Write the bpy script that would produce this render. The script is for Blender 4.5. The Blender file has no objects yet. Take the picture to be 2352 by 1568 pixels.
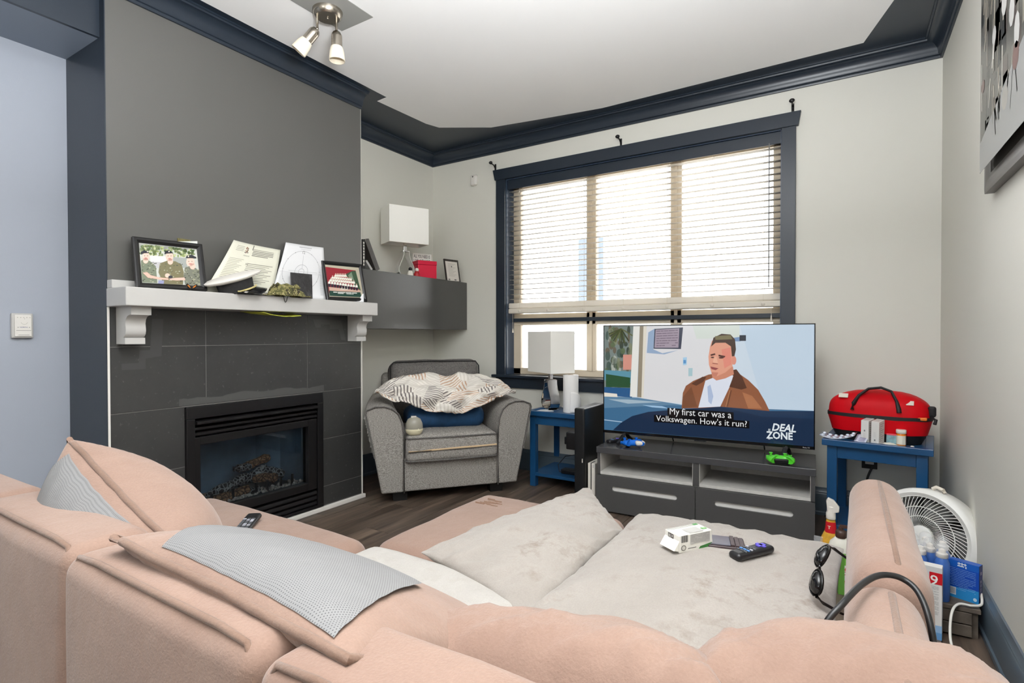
import bpy, bmesh, math, random
import numpy as np
from mathutils import Vector, Matrix, noise as mnoise
R_ = math.radians
scene = bpy.context.scene
COL = scene.collection

# ------------------------------------------------------------------ camera, world, sun, exposure
cam = bpy.data.cameras.new('camera'); cam.sensor_width = 36; cam.lens = 18.85; cam.clip_start = .02
co = bpy.data.objects.new('camera', cam); COL.objects.link(co)
co.location = (0, 0, 1.12); co.rotation_euler = (R_(90 - .688), R_(.08), R_(31.861)); scene.camera = co
W = bpy.data.worlds.new('sky'); scene.world = W; W.use_nodes = True
wn = W.node_tree.nodes['Background']; wn.inputs[0].default_value = (.88, .94, 1, 1); wn.inputs[1].default_value = 1.7
sun = bpy.data.lights.new('sun', 'SUN'); sun.energy = 5; sun.angle = .01; sun.color = (1, .97, .93)
so = bpy.data.objects.new('sun', sun); COL.objects.link(so); so.rotation_euler = (R_(42), 0, R_(-20))
def area(name, loc, rot, sx, sy, power, col=(1, 1, 1)):
    a = bpy.data.lights.new(name, 'AREA'); a.shape = 'RECTANGLE'; a.size = sx; a.size_y = sy; a.energy = power; a.color = col
    o = bpy.data.objects.new(name, a); COL.objects.link(o); o.location = loc; o.rotation_euler = rot
area('pendant_uplight', (-.28, .48, 1.76), (math.pi, 0, 0), .4, .4, 67, (.93, .965, 1))   # added unseen fill light aimed at the ceiling, above the frame
scene.view_settings.view_transform = 'Standard'; scene.view_settings.look = 'None'
scene.view_settings.exposure = 1.53; scene.view_settings.gamma = 1; scene.view_settings.use_curve_mapping = False
scene.cycles.max_bounces = 10; scene.cycles.diffuse_bounces = 6; scene.cycles.transparent_max_bounces = 16
scene.cycles.use_denoising = True

# ------------------------------------------------------------------ materials
def lin(c):
    return tuple((x / 255 / 12.92) if x <= 10 else ((x / 255 + .055) / 1.055) ** 2.4 for x in c)
class NT:
    def __init__(s, name):
        s.m = bpy.data.materials.new(name); s.m.use_nodes = True; s.t = s.m.node_tree
        s.b = s.t.nodes['Principled BSDF']; s.out = s.t.nodes['Material Output']
    def n(s, typ, **kw):
        nd = s.t.nodes.new(typ)
        for k, v in kw.items():
            if k[0] == '_':
                nd.inputs[int(k[1:])].default_value = v
            else: setattr(nd, k, v)
        return nd
    def l(s, a, b): s.t.links.new(a, b)
    def math(s, op, a, b=None):
        nd = s.n('ShaderNodeMath', operation=op)
        for i, x in enumerate((a, b)):
            if x is None: continue
            if isinstance(x, (int, float)): nd.inputs[i].default_value = x
            else: s.l(x, nd.inputs[i])
        return nd.outputs[0]
    def mix(s, fac, a, b):
        nd = s.n('ShaderNodeMix', data_type='RGBA')
        for i, x in ((0, fac), (6, a), (7, b)):
            if isinstance(x, (int, float)): nd.inputs[i].default_value = x
            elif isinstance(x, tuple): nd.inputs[i].default_value = (*x, 1)[:4]
            else: s.l(x, nd.inputs[i])
        return nd.outputs[2]
    def noise(s, vec, scale, detail=3, rough=.55):
        nd = s.n('ShaderNodeTexNoise'); nd.inputs['Scale'].default_value = scale
        nd.inputs['Detail'].default_value = detail; nd.inputs['Roughness'].default_value = rough
        if vec is not None: s.l(vec, nd.inputs['Vector'])
        return nd.outputs['Fac']
    def ramp(s, fac, lo, hi):
        nd = s.n('ShaderNodeMapRange'); nd.inputs[1].default_value = lo; nd.inputs[2].default_value = hi
        s.l(fac, nd.inputs[0]); return nd.outputs[0]
    def bump(s, h, strength, dist=.01):
        nd = s.n('ShaderNodeBump'); nd.inputs['Strength'].default_value = strength; nd.inputs['Distance'].default_value = dist
        s.l(h, nd.inputs['Height']); s.l(nd.outputs[0], s.b.inputs['Normal'])
MATS = {}
def mat(name, rgb, rough=.5, metal=0, var=None, bump=None, spec=None, emit=None, sheen=0):
    if name in MATS: return MATS[name]
    n = NT(name); c = lin(rgb)
    n.b.inputs['Base Color'].default_value = (*c, 1); n.b.inputs['Roughness'].default_value = rough
    n.b.inputs['Metallic'].default_value = metal
    if spec is not None: n.b.inputs['Specular IOR Level'].default_value = spec
    if sheen: n.b.inputs['Sheen Weight'].default_value = sheen
    tc = n.n('ShaderNodeTexCoord').outputs['Object']
    if var:
        f = n.ramp(n.noise(tc, var[0], 4), .3, .7)
        n.l(n.mix(f, tuple(x * (1 - var[1]) for x in c), tuple(min(1, x * (1 + var[1])) for x in c)), n.b.inputs['Base Color'])
    if bump: n.bump(n.noise(tc, bump[0], 3, .6), bump[1], bump[2] if len(bump) > 2 else .004)
    if emit: n.b.inputs['Emission Color'].default_value = (*c, 1); n.b.inputs['Emission Strength'].default_value = emit
    MATS[name] = n.m; return n.m
def glass(name, tint=(1, 1, 1), refl=.06, rough=0.0):
    n = NT(name); tr = n.n('ShaderNodeBsdfTransparent'); tr.inputs[0].default_value = (*tint, 1)
    gl = n.n('ShaderNodeBsdfGlossy'); gl.inputs['Roughness'].default_value = rough
    fr = n.n('ShaderNodeFresnel'); fr.inputs[0].default_value = 1.45
    mx = n.n('ShaderNodeMixShader'); n.l(fr.outputs[0], mx.inputs[0]); n.l(tr.outputs[0], mx.inputs[1]); n.l(gl.outputs[0], mx.inputs[2])
    n.l(mx.outputs[0], n.out.inputs[0]); MATS[name] = n.m; return n.m
def print_mat(name, emit=0, rough=.45):
    n = NT(name); a = n.n('ShaderNodeAttribute', attribute_name='Col')
    n.l(a.outputs['Color'], n.b.inputs['Base Color']); n.b.inputs['Roughness'].default_value = rough
    if emit:
        n.b.inputs['Base Color'].default_value = (0, 0, 0, 1)
        for l in list(n.b.inputs['Base Color'].links): n.t.links.remove(l)
        n.l(a.outputs['Color'], n.b.inputs['Emission Color']); n.b.inputs['Emission Strength'].default_value = emit
        n.b.inputs['Roughness'].default_value = .12
    return n.m
PRINT = print_mat('printed_paper'); SCREEN = print_mat('screen_image', .31); GLOSS = print_mat('printed_gloss', 0, .25)

navy = mat('navy_paint', (35, 44, 55), .34, bump=(180, .05))
white_ceil = mat('ceiling_white', (240, 239, 238), .9, bump=(160, .08))
grey_patch = mat('ceiling_grey_square', (150, 150, 146), .7)
wallp = mat('warm_grey_wall', (220, 218, 209), .62, bump=(220, .08))
hallp = mat('cool_grey_wall', (164, 170, 182), .6, bump=(220, .08))  # cool sky light on the hall wall is put into its colour
soff = mat('slate_soffit', (124, 134, 148), .5, bump=(220, .08))
chim = mat('chimney_grey', (92, 91, 88), .42, bump=(220, .06))
trimw = mat('white_trim', (226, 222, 216), .4)
mantw = mat('mantel_white', (190, 188, 185), .35, var=(6, .03))
black = mat('satin_black', (20, 20, 21), .4)
blackm = mat('black_steel', (22, 21, 22), .33)
blackpl = mat('black_plastic', (16, 16, 18), .35)
chrome = mat('chrome', (225, 225, 225), .06, 1)
nickel = mat('brushed_nickel', (178, 170, 158), .25, 1)
pane = glass('window_glass')
tan = mat('tan_vinyl', (214, 200, 178), .5)
def slat_mat():
    n = NT('blind_white'); n.b.inputs['Base Color'].default_value = (*lin((240, 234, 224)), 1); n.b.inputs['Roughness'].default_value = .45
    tl = n.n('ShaderNodeBsdfTranslucent'); tl.inputs[0].default_value = (*lin((240, 236, 228)), 1); mx = n.n('ShaderNodeMixShader'); mx.inputs[0].default_value = .35
    n.l(n.b.outputs[0], mx.inputs[1]); n.l(tl.outputs[0], mx.inputs[2]); n.l(mx.outputs[0], n.out.inputs[0]); return n.m
slatm = slat_mat()
cream = mat('cream_wood', (222, 214, 200), .45)
def tile_mat():
    n = NT('dark_tile'); tc = n.n('ShaderNodeTexCoord').outputs['Object']
    a = n.noise(tc, 2.2, 5, .7); b = n.noise(tc, 60, 2)
    c1 = n.mix(n.ramp(a, .35, .7), lin((53, 53, 53)), lin((64, 64, 63)))
    n.l(n.mix(n.ramp(b, .66, .74), c1, lin((82, 82, 80))), n.b.inputs['Base Color'])
    n.b.inputs['Roughness'].default_value = .38; n.bump(b, .08, .002); return n.m
tilem = tile_mat()
def plank_mat():
    n = NT('dark_laminate'); tc = n.n('ShaderNodeTexCoord').outputs['Object']
    mp = n.n('ShaderNodeMapping'); mp.inputs['Scale'].default_value = (26, 1.6, 10); n.l(tc, mp.inputs[0])
    oi = n.n('ShaderNodeObjectInfo'); ad = n.n('ShaderNodeVectorMath', operation='ADD'); n.l(mp.outputs[0], ad.inputs[0])
    sc = n.n('ShaderNodeVectorMath', operation='SCALE'); sc.inputs[0].default_value = (17, 31, 7); n.l(oi.outputs['Random'], sc.inputs['Scale']); n.l(sc.outputs[0], ad.inputs[1])
    g = n.noise(ad.outputs[0], 1.0, 6, .65)
    c = n.mix(n.ramp(g, .3, .72), lin((52, 43, 37)), lin((122, 105, 91)))
    v = n.math('MULTIPLY_ADD', oi.outputs['Random'], .35); n.t.nodes[-1].inputs[2].default_value = .8
    hs = n.n('ShaderNodeHueSaturation'); n.l(c, hs.inputs['Color']); n.l(v, hs.inputs['Value'])
    n.l(hs.outputs[0], n.b.inputs['Base Color']); n.b.inputs['Roughness'].default_value = .42; n.bump(g, .2, .002); return n.m
plankm = plank_mat()
def suede(name, rgb, rgb2, stains=None):
    n = NT(name); tc = n.n('ShaderNodeTexCoord').outputs['Object']
    f = n.ramp(n.noise(tc, 5, 5, .62), .3, .7); c = n.mix(f, lin(rgb), lin(rgb2))
    f2 = n.ramp(n.noise(tc, 240, 2), .35, .65); c = n.mix(n.math('MULTIPLY', f2, .16), c, tuple(x * .6 for x in lin(rgb)))
    if stains:
        s = n.math('MULTIPLY', n.ramp(n.noise(tc, 4.5, 2), .44, .66), n.ramp(n.noise(tc, 19, 6, .72), .5, .68))
        c = n.mix(n.math('MULTIPLY', s, .6), c, lin(stains))
    n.l(c, n.b.inputs['Base Color']); n.b.inputs['Roughness'].default_value = .9; n.b.inputs['Sheen Weight'].default_value = .25
    n.b.inputs['Specular IOR Level'].default_value = .15
    h = n.math('ADD', n.noise(tc, 260, 2), n.math('MULTIPLY', n.noise(tc, 11, 4, .6), 5)); n.bump(h, .25, .004); return n.m
sofam = suede('beige_suede', (142, 116, 103), (154, 128, 114))
sofam2 = suede('beige_suede_seam', (124, 99, 85), (136, 111, 97))
coverm = suede('cream_plush', (154, 147, 140), (166, 159, 152), (116, 100, 84))
coverw = suede('white_plush', (172, 167, 161), (182, 178, 172), (148, 137, 124))
def weave(name, rgb, rgb2, s=160):
    n = NT(name); tc = n.n('ShaderNodeTexCoord').outputs['Object']
    mp = n.n('ShaderNodeMapping'); mp.inputs['Scale'].default_value = (1, 1, 3); n.l(tc, mp.inputs[0])
    f = n.noise(mp.outputs[0], s, 3, .7); g = n.noise(tc, 7, 4)
    c = n.mix(n.ramp(f, .36, .64), lin(rgb), lin(rgb2)); c = n.mix(n.math('MULTIPLY', n.ramp(g, .3, .8), .2), c, lin((150, 146, 142)))
    n.l(c, n.b.inputs['Base Color']); n.b.inputs['Roughness'].default_value = .92; n.b.inputs['Specular IOR Level'].default_value = .15; n.bump(f, .5, .003); return n.m
greyfab = weave('grey_tweed', (104, 100, 96), (182, 177, 171), 120)
greydk = weave('grey_tweed_dark', (66, 64, 63), (126, 122, 119), 120)
bluepaint = mat('blue_paint', (25, 74, 118), .3, var=(9, .06), bump=(90, .05))
darkgrey = mat('charcoal_lacquer', (78, 77, 77), .33, bump=(300, .04))
greywood = mat('pale_grey_laminate', (196, 193, 188), .55, var=(30, .06))
def perf():
    n = NT('perforated_silver_cloth'); uv = n.n('ShaderNodeUVMap').outputs[0]; sp = n.n('ShaderNodeSeparateXYZ'); n.l(uv, sp.inputs[0])
    u = n.math('MULTIPLY', sp.outputs[0], 210); v = n.math('MULTIPLY', sp.outputs[1], 420)
    row = n.math('MODULO', n.math('FLOOR', v), 2.0); u2 = n.math('ADD', u, n.math('MULTIPLY', row, .5))
    du = n.math('MULTIPLY', n.math('SUBTRACT', n.math('FRACT', u2), .5), 1.0); dv = n.math('MULTIPLY', n.math('SUBTRACT', n.math('FRACT', v), .5), .5)
    d = n.math('SQRT', n.math('ADD', n.math('MULTIPLY', du, du), n.math('MULTIPLY', dv, dv)))
    f = n.math('LESS_THAN', d, .13)
    n.l(n.mix(f, lin((130, 129, 129)), lin((56, 56, 58))), n.b.inputs['Base Color']); n.b.inputs['Roughness'].default_value = .7
    tc = n.n('ShaderNodeTexCoord').outputs['Object']; n.bump(n.noise(tc, 9, 4), .3, .02); return n.m
perfm = perf()
def throw_mat():
    n = NT('striped_patchwork'); uv = n.n('ShaderNodeUVMap').outputs[0]
    vo = n.n('ShaderNodeTexVoronoi'); vo.inputs['Scale'].default_value = 6.5; vo.inputs['Randomness'].default_value = .8; n.l(uv, vo.inputs['Vector'])
    sc = n.n('ShaderNodeSeparateColor'); n.l(vo.outputs['Color'], sc.inputs[0])
    sp = n.n('ShaderNodeSeparateXYZ'); n.l(uv, sp.inputs[0])
    ang = n.math('MULTIPLY', n.math('FLOOR', n.math('MULTIPLY', sc.outputs[0], 4)), .785)
    p = n.math('ADD', n.math('MULTIPLY', sp.outputs[0], n.math('COSINE', ang)), n.math('MULTIPLY', sp.outputs[1], n.math('SINE', ang)))
    st = n.math('FRACT', n.math('MULTIPLY', p, 42)); f = n.math('LESS_THAN', st, .42)
    warm = n.mix(n.math('GREATER_THAN', sc.outputs[1], .5), lin((128, 121, 118)), lin((196, 164, 140)))
    warm = n.mix(n.math('GREATER_THAN', sc.outputs[2], .75), warm, lin((214, 208, 198)))
    n.l(n.mix(f, lin((229, 223, 215)), warm), n.b.inputs['Base Color']); n.b.inputs['Roughness'].default_value = .9; return n.m
throwm = throw_mat()
def camo():
    n = NT('camouflage_cloth'); tc = n.n('ShaderNodeTexCoord').outputs['Object']
    a = n.noise(tc, 62, 2); b = n.noise(tc, 47, 3); d = n.noise(tc, 90, 2)
    c = n.mix(n.math('GREATER_THAN', a, .5), lin((84, 84, 48)), lin((128, 122, 76)))
    c = n.mix(n.math('GREATER_THAN', b, .56), c, lin((46, 42, 26))); c = n.mix(n.math('GREATER_THAN', d, .6), c, lin((160, 150, 104)))
    n.l(c, n.b.inputs['Base Color']); n.b.inputs['Roughness'].default_value = .9; return n.m
camom = camo()
def logm(name, a, b):
    n = NT(name); tc = n.n('ShaderNodeTexCoord').outputs['Object']
    vo = n.n('ShaderNodeTexVoronoi', feature='DISTANCE_TO_EDGE'); vo.inputs['Scale'].default_value = 46; n.l(tc, vo.inputs['Vector'])
    f = n.ramp(vo.outputs['Distance'], .02, .16)
    n.l(n.mix(f, lin(a), lin(b)), n.b.inputs['Base Color']); n.b.inputs['Roughness'].default_value = .95; n.bump(vo.outputs['Distance'], .8, .02); return n.m
log1 = logm('charred_bark', (150, 148, 145), (44, 42, 42)); log2 = logm('brown_bark', (64, 46, 34), (150, 112, 80))

# ------------------------------------------------------------------ mesh builder
MOF = {}
def tag(o, label=None, cat=None, group=None, kind=None):
    for k, v in (('label', label), ('category', cat), ('group', group), ('kind', kind)):
        if v: o[k] = v
    return o
def thing(name, label, cat, loc=(0, 0, 0), rz=0, group=None, kind=None):
    o = bpy.data.objects.new(name, None); COL.objects.link(o); o.empty_display_size = .05
    o.location = loc; o.rotation_euler = (0, 0, rz)
    MOF[o.name] = Matrix.Translation(loc) @ Matrix.Rotation(rz, 4, 'Z')
    return tag(o, label, cat, group, kind)
def struct(name, label=None, loc=(0, 0, 0)):
    o = thing(name, label, None, loc, kind='structure'); return o
def copy_tree(o, parent=None):
    c = o.copy(); COL.objects.link(c)
    if parent: c.parent = parent
    MOF[c.name] = MOF.get(o.name, Matrix())
    for ch in list(o.children): copy_tree(ch, c)
    return c
_txt = {}
def text2d(s, bold=0, res=2):
    k = (s, bold)
    if k not in _txt:
        cu = bpy.data.curves.new('t', 'FONT'); cu.body = s; cu.offset = bold; cu.resolution_u = res
        ob = bpy.data.objects.new('t', cu); me = ob.to_mesh()
        vs = [(v.co.x, v.co.y) for v in me.vertices]; fs = [tuple(p.vertices) for p in me.polygons]
        ob.to_mesh_clear(); bpy.data.objects.remove(ob); bpy.data.curves.remove(cu)
        x0 = min(v[0] for v in vs); x1 = max(v[0] for v in vs)
        _txt[k] = ([(v[0] - x0, v[1]) for v in vs], fs, x1 - x0)
    return _txt[k]
def orient(d):
    d = Vector(d).normalized(); up = Vector((0, 0, 1)) if abs(d.z) < .95 else Vector((1, 0, 0))
    a = d.cross(up).normalized(); b = a.cross(d); return a, b, d
class MB:
    def __init__(s): s.v = []; s.f = []; s.mi = []; s.c = []; s.uv = []
    def add(s, vs, fs, mi=0, col=None, uvs=None, M=None):
        k = len(s.v)
        if M is not None: vs = [M @ Vector(p) for p in vs]
        s.v += [tuple(p) for p in vs]
        for f in fs:
            s.f.append(tuple(i + k for i in f)); s.mi.append(mi); s.c.append(col)
            s.uv.append([uvs[i] for i in f] if uvs else None)
        return s
    def box(s, x0, x1, y0, y1, z0, z1, mi=0, col=None, M=None):
        vs = [(x0, y0, z0), (x1, y0, z0), (x1, y1, z0), (x0, y1, z0), (x0, y0, z1), (x1, y0, z1), (x1, y1, z1), (x0, y1, z1)]
        return s.add(vs, [(3, 2, 1, 0), (4, 5, 6, 7), (0, 1, 5, 4), (1, 2, 6, 5), (2, 3, 7, 6), (3, 0, 4, 7)], mi, col, None, M)
    def lathe(s, prof, c=(0, 0, 0), axis=(0, 0, 1), n=24, mi=0, col=None, sx=1, sy=1, capped=True):
        a, b, d = orient(axis); c = Vector(c); vs = []; fs = []
        if abs(Vector(axis).normalized().z) > .95: a, b, d = Vector((1, 0, 0)), Vector((0, 1, 0)), Vector(axis).normalized()
        for r, h in prof:
            for i in range(n):
                t = 2 * math.pi * i / n
                vs.append(c + a * (r * sx * math.cos(t)) + b * (r * sy * math.sin(t)) + d * h)
        for j in range(len(prof) - 1):
            for i in range(n):
                i2 = (i + 1) % n; fs.append((j * n + i, j * n + i2, (j + 1) * n + i2, (j + 1) * n + i))
        if capped:
            if prof[0][0] > 1e-5: fs.append(tuple(range(n - 1, -1, -1)))
            if prof[-1][0] > 1e-5: fs.append(tuple((len(prof) - 1) * n + i for i in range(n)))
        return s.add(vs, fs, mi, col)
    def cyl(s, p, q, r, r2=None, n=12, mi=0, col=None):
        p = Vector(p); q = Vector(q)
        return s.lathe([(r, 0), (r if r2 is None else r2, (q - p).length)], p, q - p, n, mi, col)
    def tube(s, pts, r, n=8, mi=0, col=None, closed=False, sq=1):
        pts = [Vector(p) for p in pts]; vs = []; fs = []; m = len(pts); prev = None
        for i, p in enumerate(pts):
            if closed: d = pts[(i + 1) % m] - pts[i - 1]
            else: d = pts[min(i + 1, m - 1)] - pts[max(i - 1, 0)]
            if d.length < 1e-9: d = Vector((0, 0, 1))
            d.normalize()
            if prev is None: a, b, _ = orient(d)
            else:
                a = prev - d * prev.dot(d)
                a = a.normalized() if a.length > 1e-6 else orient(d)[0]
                b = d.cross(a)
            prev = a
            rr = r[i] if isinstance(r, (list, tuple)) else r
            for k in range(n):
                t = 2 * math.pi * k / n; vs.append(p + a * (rr * math.cos(t)) + b * (rr * sq * math.sin(t)))
        for j in range(m if closed else m - 1):
            j2 = (j + 1) % m
            for k in range(n): k2 = (k + 1) % n; fs.append((j * n + k, j * n + k2, j2 * n + k2, j2 * n + k))
        if not closed: fs.append(tuple(range(n - 1, -1, -1))); fs.append(tuple((m - 1) * n + k for k in range(n)))
        return s.add(vs, fs, mi, col)
    def prism(s, poly, O, A, B, D, mi=0, col=None):
        """polygon (a,b) in plane O+aA+bB, extruded by vector D"""
        O, A, B, D = map(Vector, (O, A, B, D)); n = len(poly)
        lo = [O + A * p[0] + B * p[1] for p in poly]; hi = [p + D for p in lo]
        fs = [tuple(range(n)), tuple(range(2 * n - 1, n - 1, -1))] + [(i, i + n, (i + 1) % n + n, (i + 1) % n) for i in range(n)]
        return s.add(lo + hi, fs, mi, col)
    def ball(s, c, r, n=16, m=10, mi=0, col=None, M=None):
        c = Vector(c); r = (r, r, r) if isinstance(r, (int, float)) else r; vs = []; fs = []
        for j in range(m + 1):
            ph = math.pi * j / m
            for i in range(n):
                t = 2 * math.pi * i / n
                p = Vector((r[0] * math.sin(ph) * math.cos(t), r[1] * math.sin(ph) * math.sin(t), r[2] * math.cos(ph)))
                vs.append(c + (M @ p if M is not None else p))
        for j in range(m):
            for i in range(n): i2 = (i + 1) % n; fs.append((j * n + i, (j + 1) * n + i, (j + 1) * n + i2, j * n + i2))
        return s.add(vs, fs, mi, col)
    def soft(s, x0, x1, y0, y1, z0, z1, r=.03, bulge=(0, 0, 0), k=7, wob=0, seed=0, mi=0, M=None, uvscale=None):
        """upholstered block: rounded edges, faces bulging outwards"""
        C = Vector(((x0 + x1) / 2, (y0 + y1) / 2, (z0 + z1) / 2)); h = ((x1 - x0) / 2, (y1 - y0) / 2, (z1 - z0) / 2)
        r = min(r, *[x * .98 for x in h])
        def axis(hh):
            e = [0, .18, .45, .75, 1.]
            lo = [-hh + r * x for x in e]; mid = [-hh + r + (2 * hh - 2 * r) * (i + 1) / k for i in range(k - 1)]
            return lo + mid + [-x for x in lo[::-1]]
        ax = [axis(x) for x in h]; idx = {}; vs = []; fs = []
        def pt(i, j, l):
            key = (i, j, l)
            if key in idx: return idx[key]
            p = (ax[0][i], ax[1][j], ax[2][l])
            q = [max(-(h[a] - r), min(h[a] - r, p[a])) for a in range(3)]
            d = Vector([p[a] - q[a] for a in range(3)]); L = d.length
            nd = d / L if L > 1e-9 else Vector((0, 0, 1)); o = Vector(q) + nd * r
            for a in range(3):
                if bulge[a] and abs(nd[a]) > .05:
                    w = 1
                    for b_ in range(3):
                        if b_ != a: w *= max(0, 1 - (o[b_] / h[b_]) ** 2) ** .8
                    o[a] += math.copysign(bulge[a] * w * abs(nd[a]), nd[a])
            if wob: o += nd * wob * mnoise.noise(Vector(((o.x + seed) * 7, o.y * 7, o.z * 7)))
            idx[key] = len(vs); vs.append(C + o); return idx[key]
        N = [len(a) - 1 for a in ax]
        for a, b, c in ((0, 1, 2), (1, 2, 0), (2, 0, 1)):
            for side in (0, N[c]):
                for i in range(N[a]):
                    for j in range(N[b]):
                        q = []
                        for (u, v) in ((i, j), (i + 1, j), (i + 1, j + 1), (i, j + 1)):
                            t = [0, 0, 0]; t[a] = u; t[b] = v; t[c] = side; q.append(pt(*t))
                        fs.append(tuple(q if side else q[::-1]))
        return s.add(vs, fs, mi, None, None, M)
    def sheet(s, fn, nu, nv, mi=0, col=None, uvf=None, th=0):
        vs = [Vector(fn(i / nu, j / nv)) for j in range(nv + 1) for i in range(nu + 1)]
        fs = [(j * (nu + 1) + i, j * (nu + 1) + i + 1, (j + 1) * (nu + 1) + i + 1, (j + 1) * (nu + 1) + i) for j in range(nv) for i in range(nu)]
        uv = [(uvf(i / nu, j / nv) if uvf else (i / nu, j / nv)) for j in range(nv + 1) for i in range(nu + 1)]
        return s.add(vs, fs, mi, col, uv)
    def text(s, txt, O, A, B, width, col, bold=0, shear=0, hscale=1, mi=0):
        vs, fs, w = text2d(txt, bold); k = width / w; O, A, B = Vector(O), Vector(A).normalized(), Vector(B).normalized()
        return s.add([O + A * ((x + shear * y) * k) + B * (y * k * hscale) for x, y in vs], fs, mi, col)
    def build(s, name, mats, parent=None, smooth=None, bevel=0, seg=2, local=False, solid=0, sub=0):
        me = bpy.data.meshes.new(name); vs = s.v
        if parent is not None and not local:
            Mi = MOF[parent.name].inverted(); vs = [tuple(Mi @ Vector(p)) for p in vs]
        me.from_pydata(vs, [], s.f)
        mats = mats if isinstance(mats, (list, tuple)) else [mats]
        for m in mats: me.materials.append(m)
        if len(mats) > 1: me.polygons.foreach_set('material_index', s.mi)
        if any(c is not None for c in s.c):
            at = me.color_attributes.new('Col', 'FLOAT_COLOR', 'CORNER'); d = []
            for f, c in zip(s.f, s.c): d += [*(lin(c) if c else (.5, .5, .5)), 1.0] * len(f)
            at.data.foreach_set('color', d)
        if any(u is not None for u in s.uv):
            ul = me.uv_layers.new(name='UVMap'); d = []
            for f, u in zip(s.f, s.uv): d += [x for p in (u or [(0, 0)] * len(f)) for x in p]
            ul.data.foreach_set('uv', d)
        me.validate(); me.update()
        if smooth:
            me.polygons.foreach_set('use_smooth', [True] * len(me.polygons)); me.set_sharp_from_angle(angle=R_(smooth))
        o = bpy.data.objects.new(name, me); COL.objects.link(o)
        if parent is not None: o.parent = parent; MOF[o.name] = MOF[parent.name]
        else: MOF[o.name] = Matrix()
        if solid: md = o.modifiers.new('solid', 'SOLIDIFY'); md.thickness = solid; md.offset = 0
        if bevel: md = o.modifiers.new('bevel', 'BEVEL'); md.width = bevel; md.segments = seg; md.limit_method = 'ANGLE'; md.angle_limit = R_(40)
        if sub: md = o.modifiers.new('sub', 'SUBSURF'); md.levels = md.render_levels = sub
        return o
def box(name, m, parent, x0, x1, y0, y1, z0, z1, bevel=0, local=False, M=None, smooth=None):
    return MB().box(x0, x1, y0, y1, z0, z1, M=M).build(name, m, parent, smooth, bevel, local=local)
class Pic:
    """flat print on a plane: pic coordinates (any quad) -> plane O + u*U + v*V"""
    def __init__(s, quad, O, U, V, step=.00025):
        A = []; b = []
        for (x, y), (u, v) in zip(quad, ((0, 0), (1, 0), (1, 1), (0, 1))):
            A += [[x, y, 1, 0, 0, 0, -u * x, -u * y], [0, 0, 0, x, y, 1, -v * x, -v * y]]; b += [u, v]
        s.h = np.append(np.linalg.solve(np.array(A, float), np.array(b, float)), 1).reshape(3, 3)
        s.O, s.U, s.V = Vector(O), Vector(U), Vector(V); s.n = s.V.cross(s.U).normalized() if True else None; s.step = step; s.mb = MB()
    def p(s, x, y, L=0):
        q = s.h @ np.array([x, y, 1.0]); return s.O + s.U * float(q[0] / q[2]) + s.V * float(q[1] / q[2]) + s.n * (s.step * L)
    def poly(s, pts, col, L=1):
        vs = [s.p(x, y, L) for x, y in pts]; s.mb.add(vs, [tuple(range(len(vs)))], 0, col); return s
    def rect(s, x0, y0, x1, y1, col, L=1): return s.poly([(x0, y0), (x1, y0), (x1, y1), (x0, y1)], col, L)
    def ell(s, x, y, rx, ry, col, L=1, n=20, a0=0, a1=360):
        return s.poly([(x + rx * math.cos(R_(a0 + (a1 - a0) * i / n)), y + ry * math.sin(R_(a0 + (a1 - a0) * i / n))) for i in range(n if a1 - a0 >= 360 else n + 1)], col, L)
    def line(s, pts, w, col, L=1):
        for (x0, y0), (x1, y1) in zip(pts, pts[1:]):
            d = math.hypot(x1 - x0, y1 - y0) or 1; nx, ny = -(y1 - y0) / d * w / 2, (x1 - x0) / d * w / 2
            s.poly([(x0 + nx, y0 + ny), (x1 + nx, y1 + ny), (x1 - nx, y1 - ny), (x0 - nx, y0 - ny)], col, L)
        return s
    def text(s, t, x0, y0, x1, y1, col, L=2, bold=0, shear=0, hs=1):
        a = s.p(x0, y0, L); b = s.p(x1, y1, L); A = (b - a); s.mb.text(t, a, A, s.n.cross(A), A.length, col, bold, shear, hs); return s
    def scribble(s, x0, y0, x1, y1, w, col, rnd, L=1, gap=.25, seg=6):
        x = 0.0
        while x < 1:
            e = min(1, x + rnd.uniform(.5, 1.5) / seg)
            if rnd.random() > gap: s.line([(x0 + (x1 - x0) * x, y0 + (y1 - y0) * x), (x0 + (x1 - x0) * e, y0 + (y1 - y0) * e)], w, col, L)
            x = e + .02
        return s
    def build(s, name, parent, m=None): return s.mb.build(name, m or PRINT, parent)
def sweep(path, prof, up=(0, 0, 1), closed=False, ends=None):
    """profile (a = out from wall to the left-hand normal, b = up) swept along a plan polyline with mitred corners"""
    mb = MB(); P = [Vector((*p[:2], 0)) for p in path]; n = len(prof); vs = []
    for i, p in enumerate(P):
        d0 = (P[i] - P[i - 1]).normalized() if i > 0 else None; d1 = (P[i + 1] - P[i]).normalized() if i < len(P) - 1 else None
        n0 = Vector((-d0.y, d0.x, 0)) if d0 else None; n1 = Vector((-d1.y, d1.x, 0)) if d1 else None
        m = n0 if n1 is None else n1 if n0 is None else (n0 + n1).normalized() / max(.2, (n0 + n1).normalized().dot(n0))
        vs += [p + m * a + Vector((0, 0, b)) for a, b in prof]
    fs = []
    for i in range(len(P) - 1):
        for j in range(n): j2 = (j + 1) % n; fs.append((i * n + j, i * n + j2, (i + 1) * n + j2, (i + 1) * n + j))
    fs += [tuple(range(n - 1, -1, -1)), tuple((len(P) - 1) * n + j for j in range(n))]
    return mb.add(vs, fs)

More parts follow.
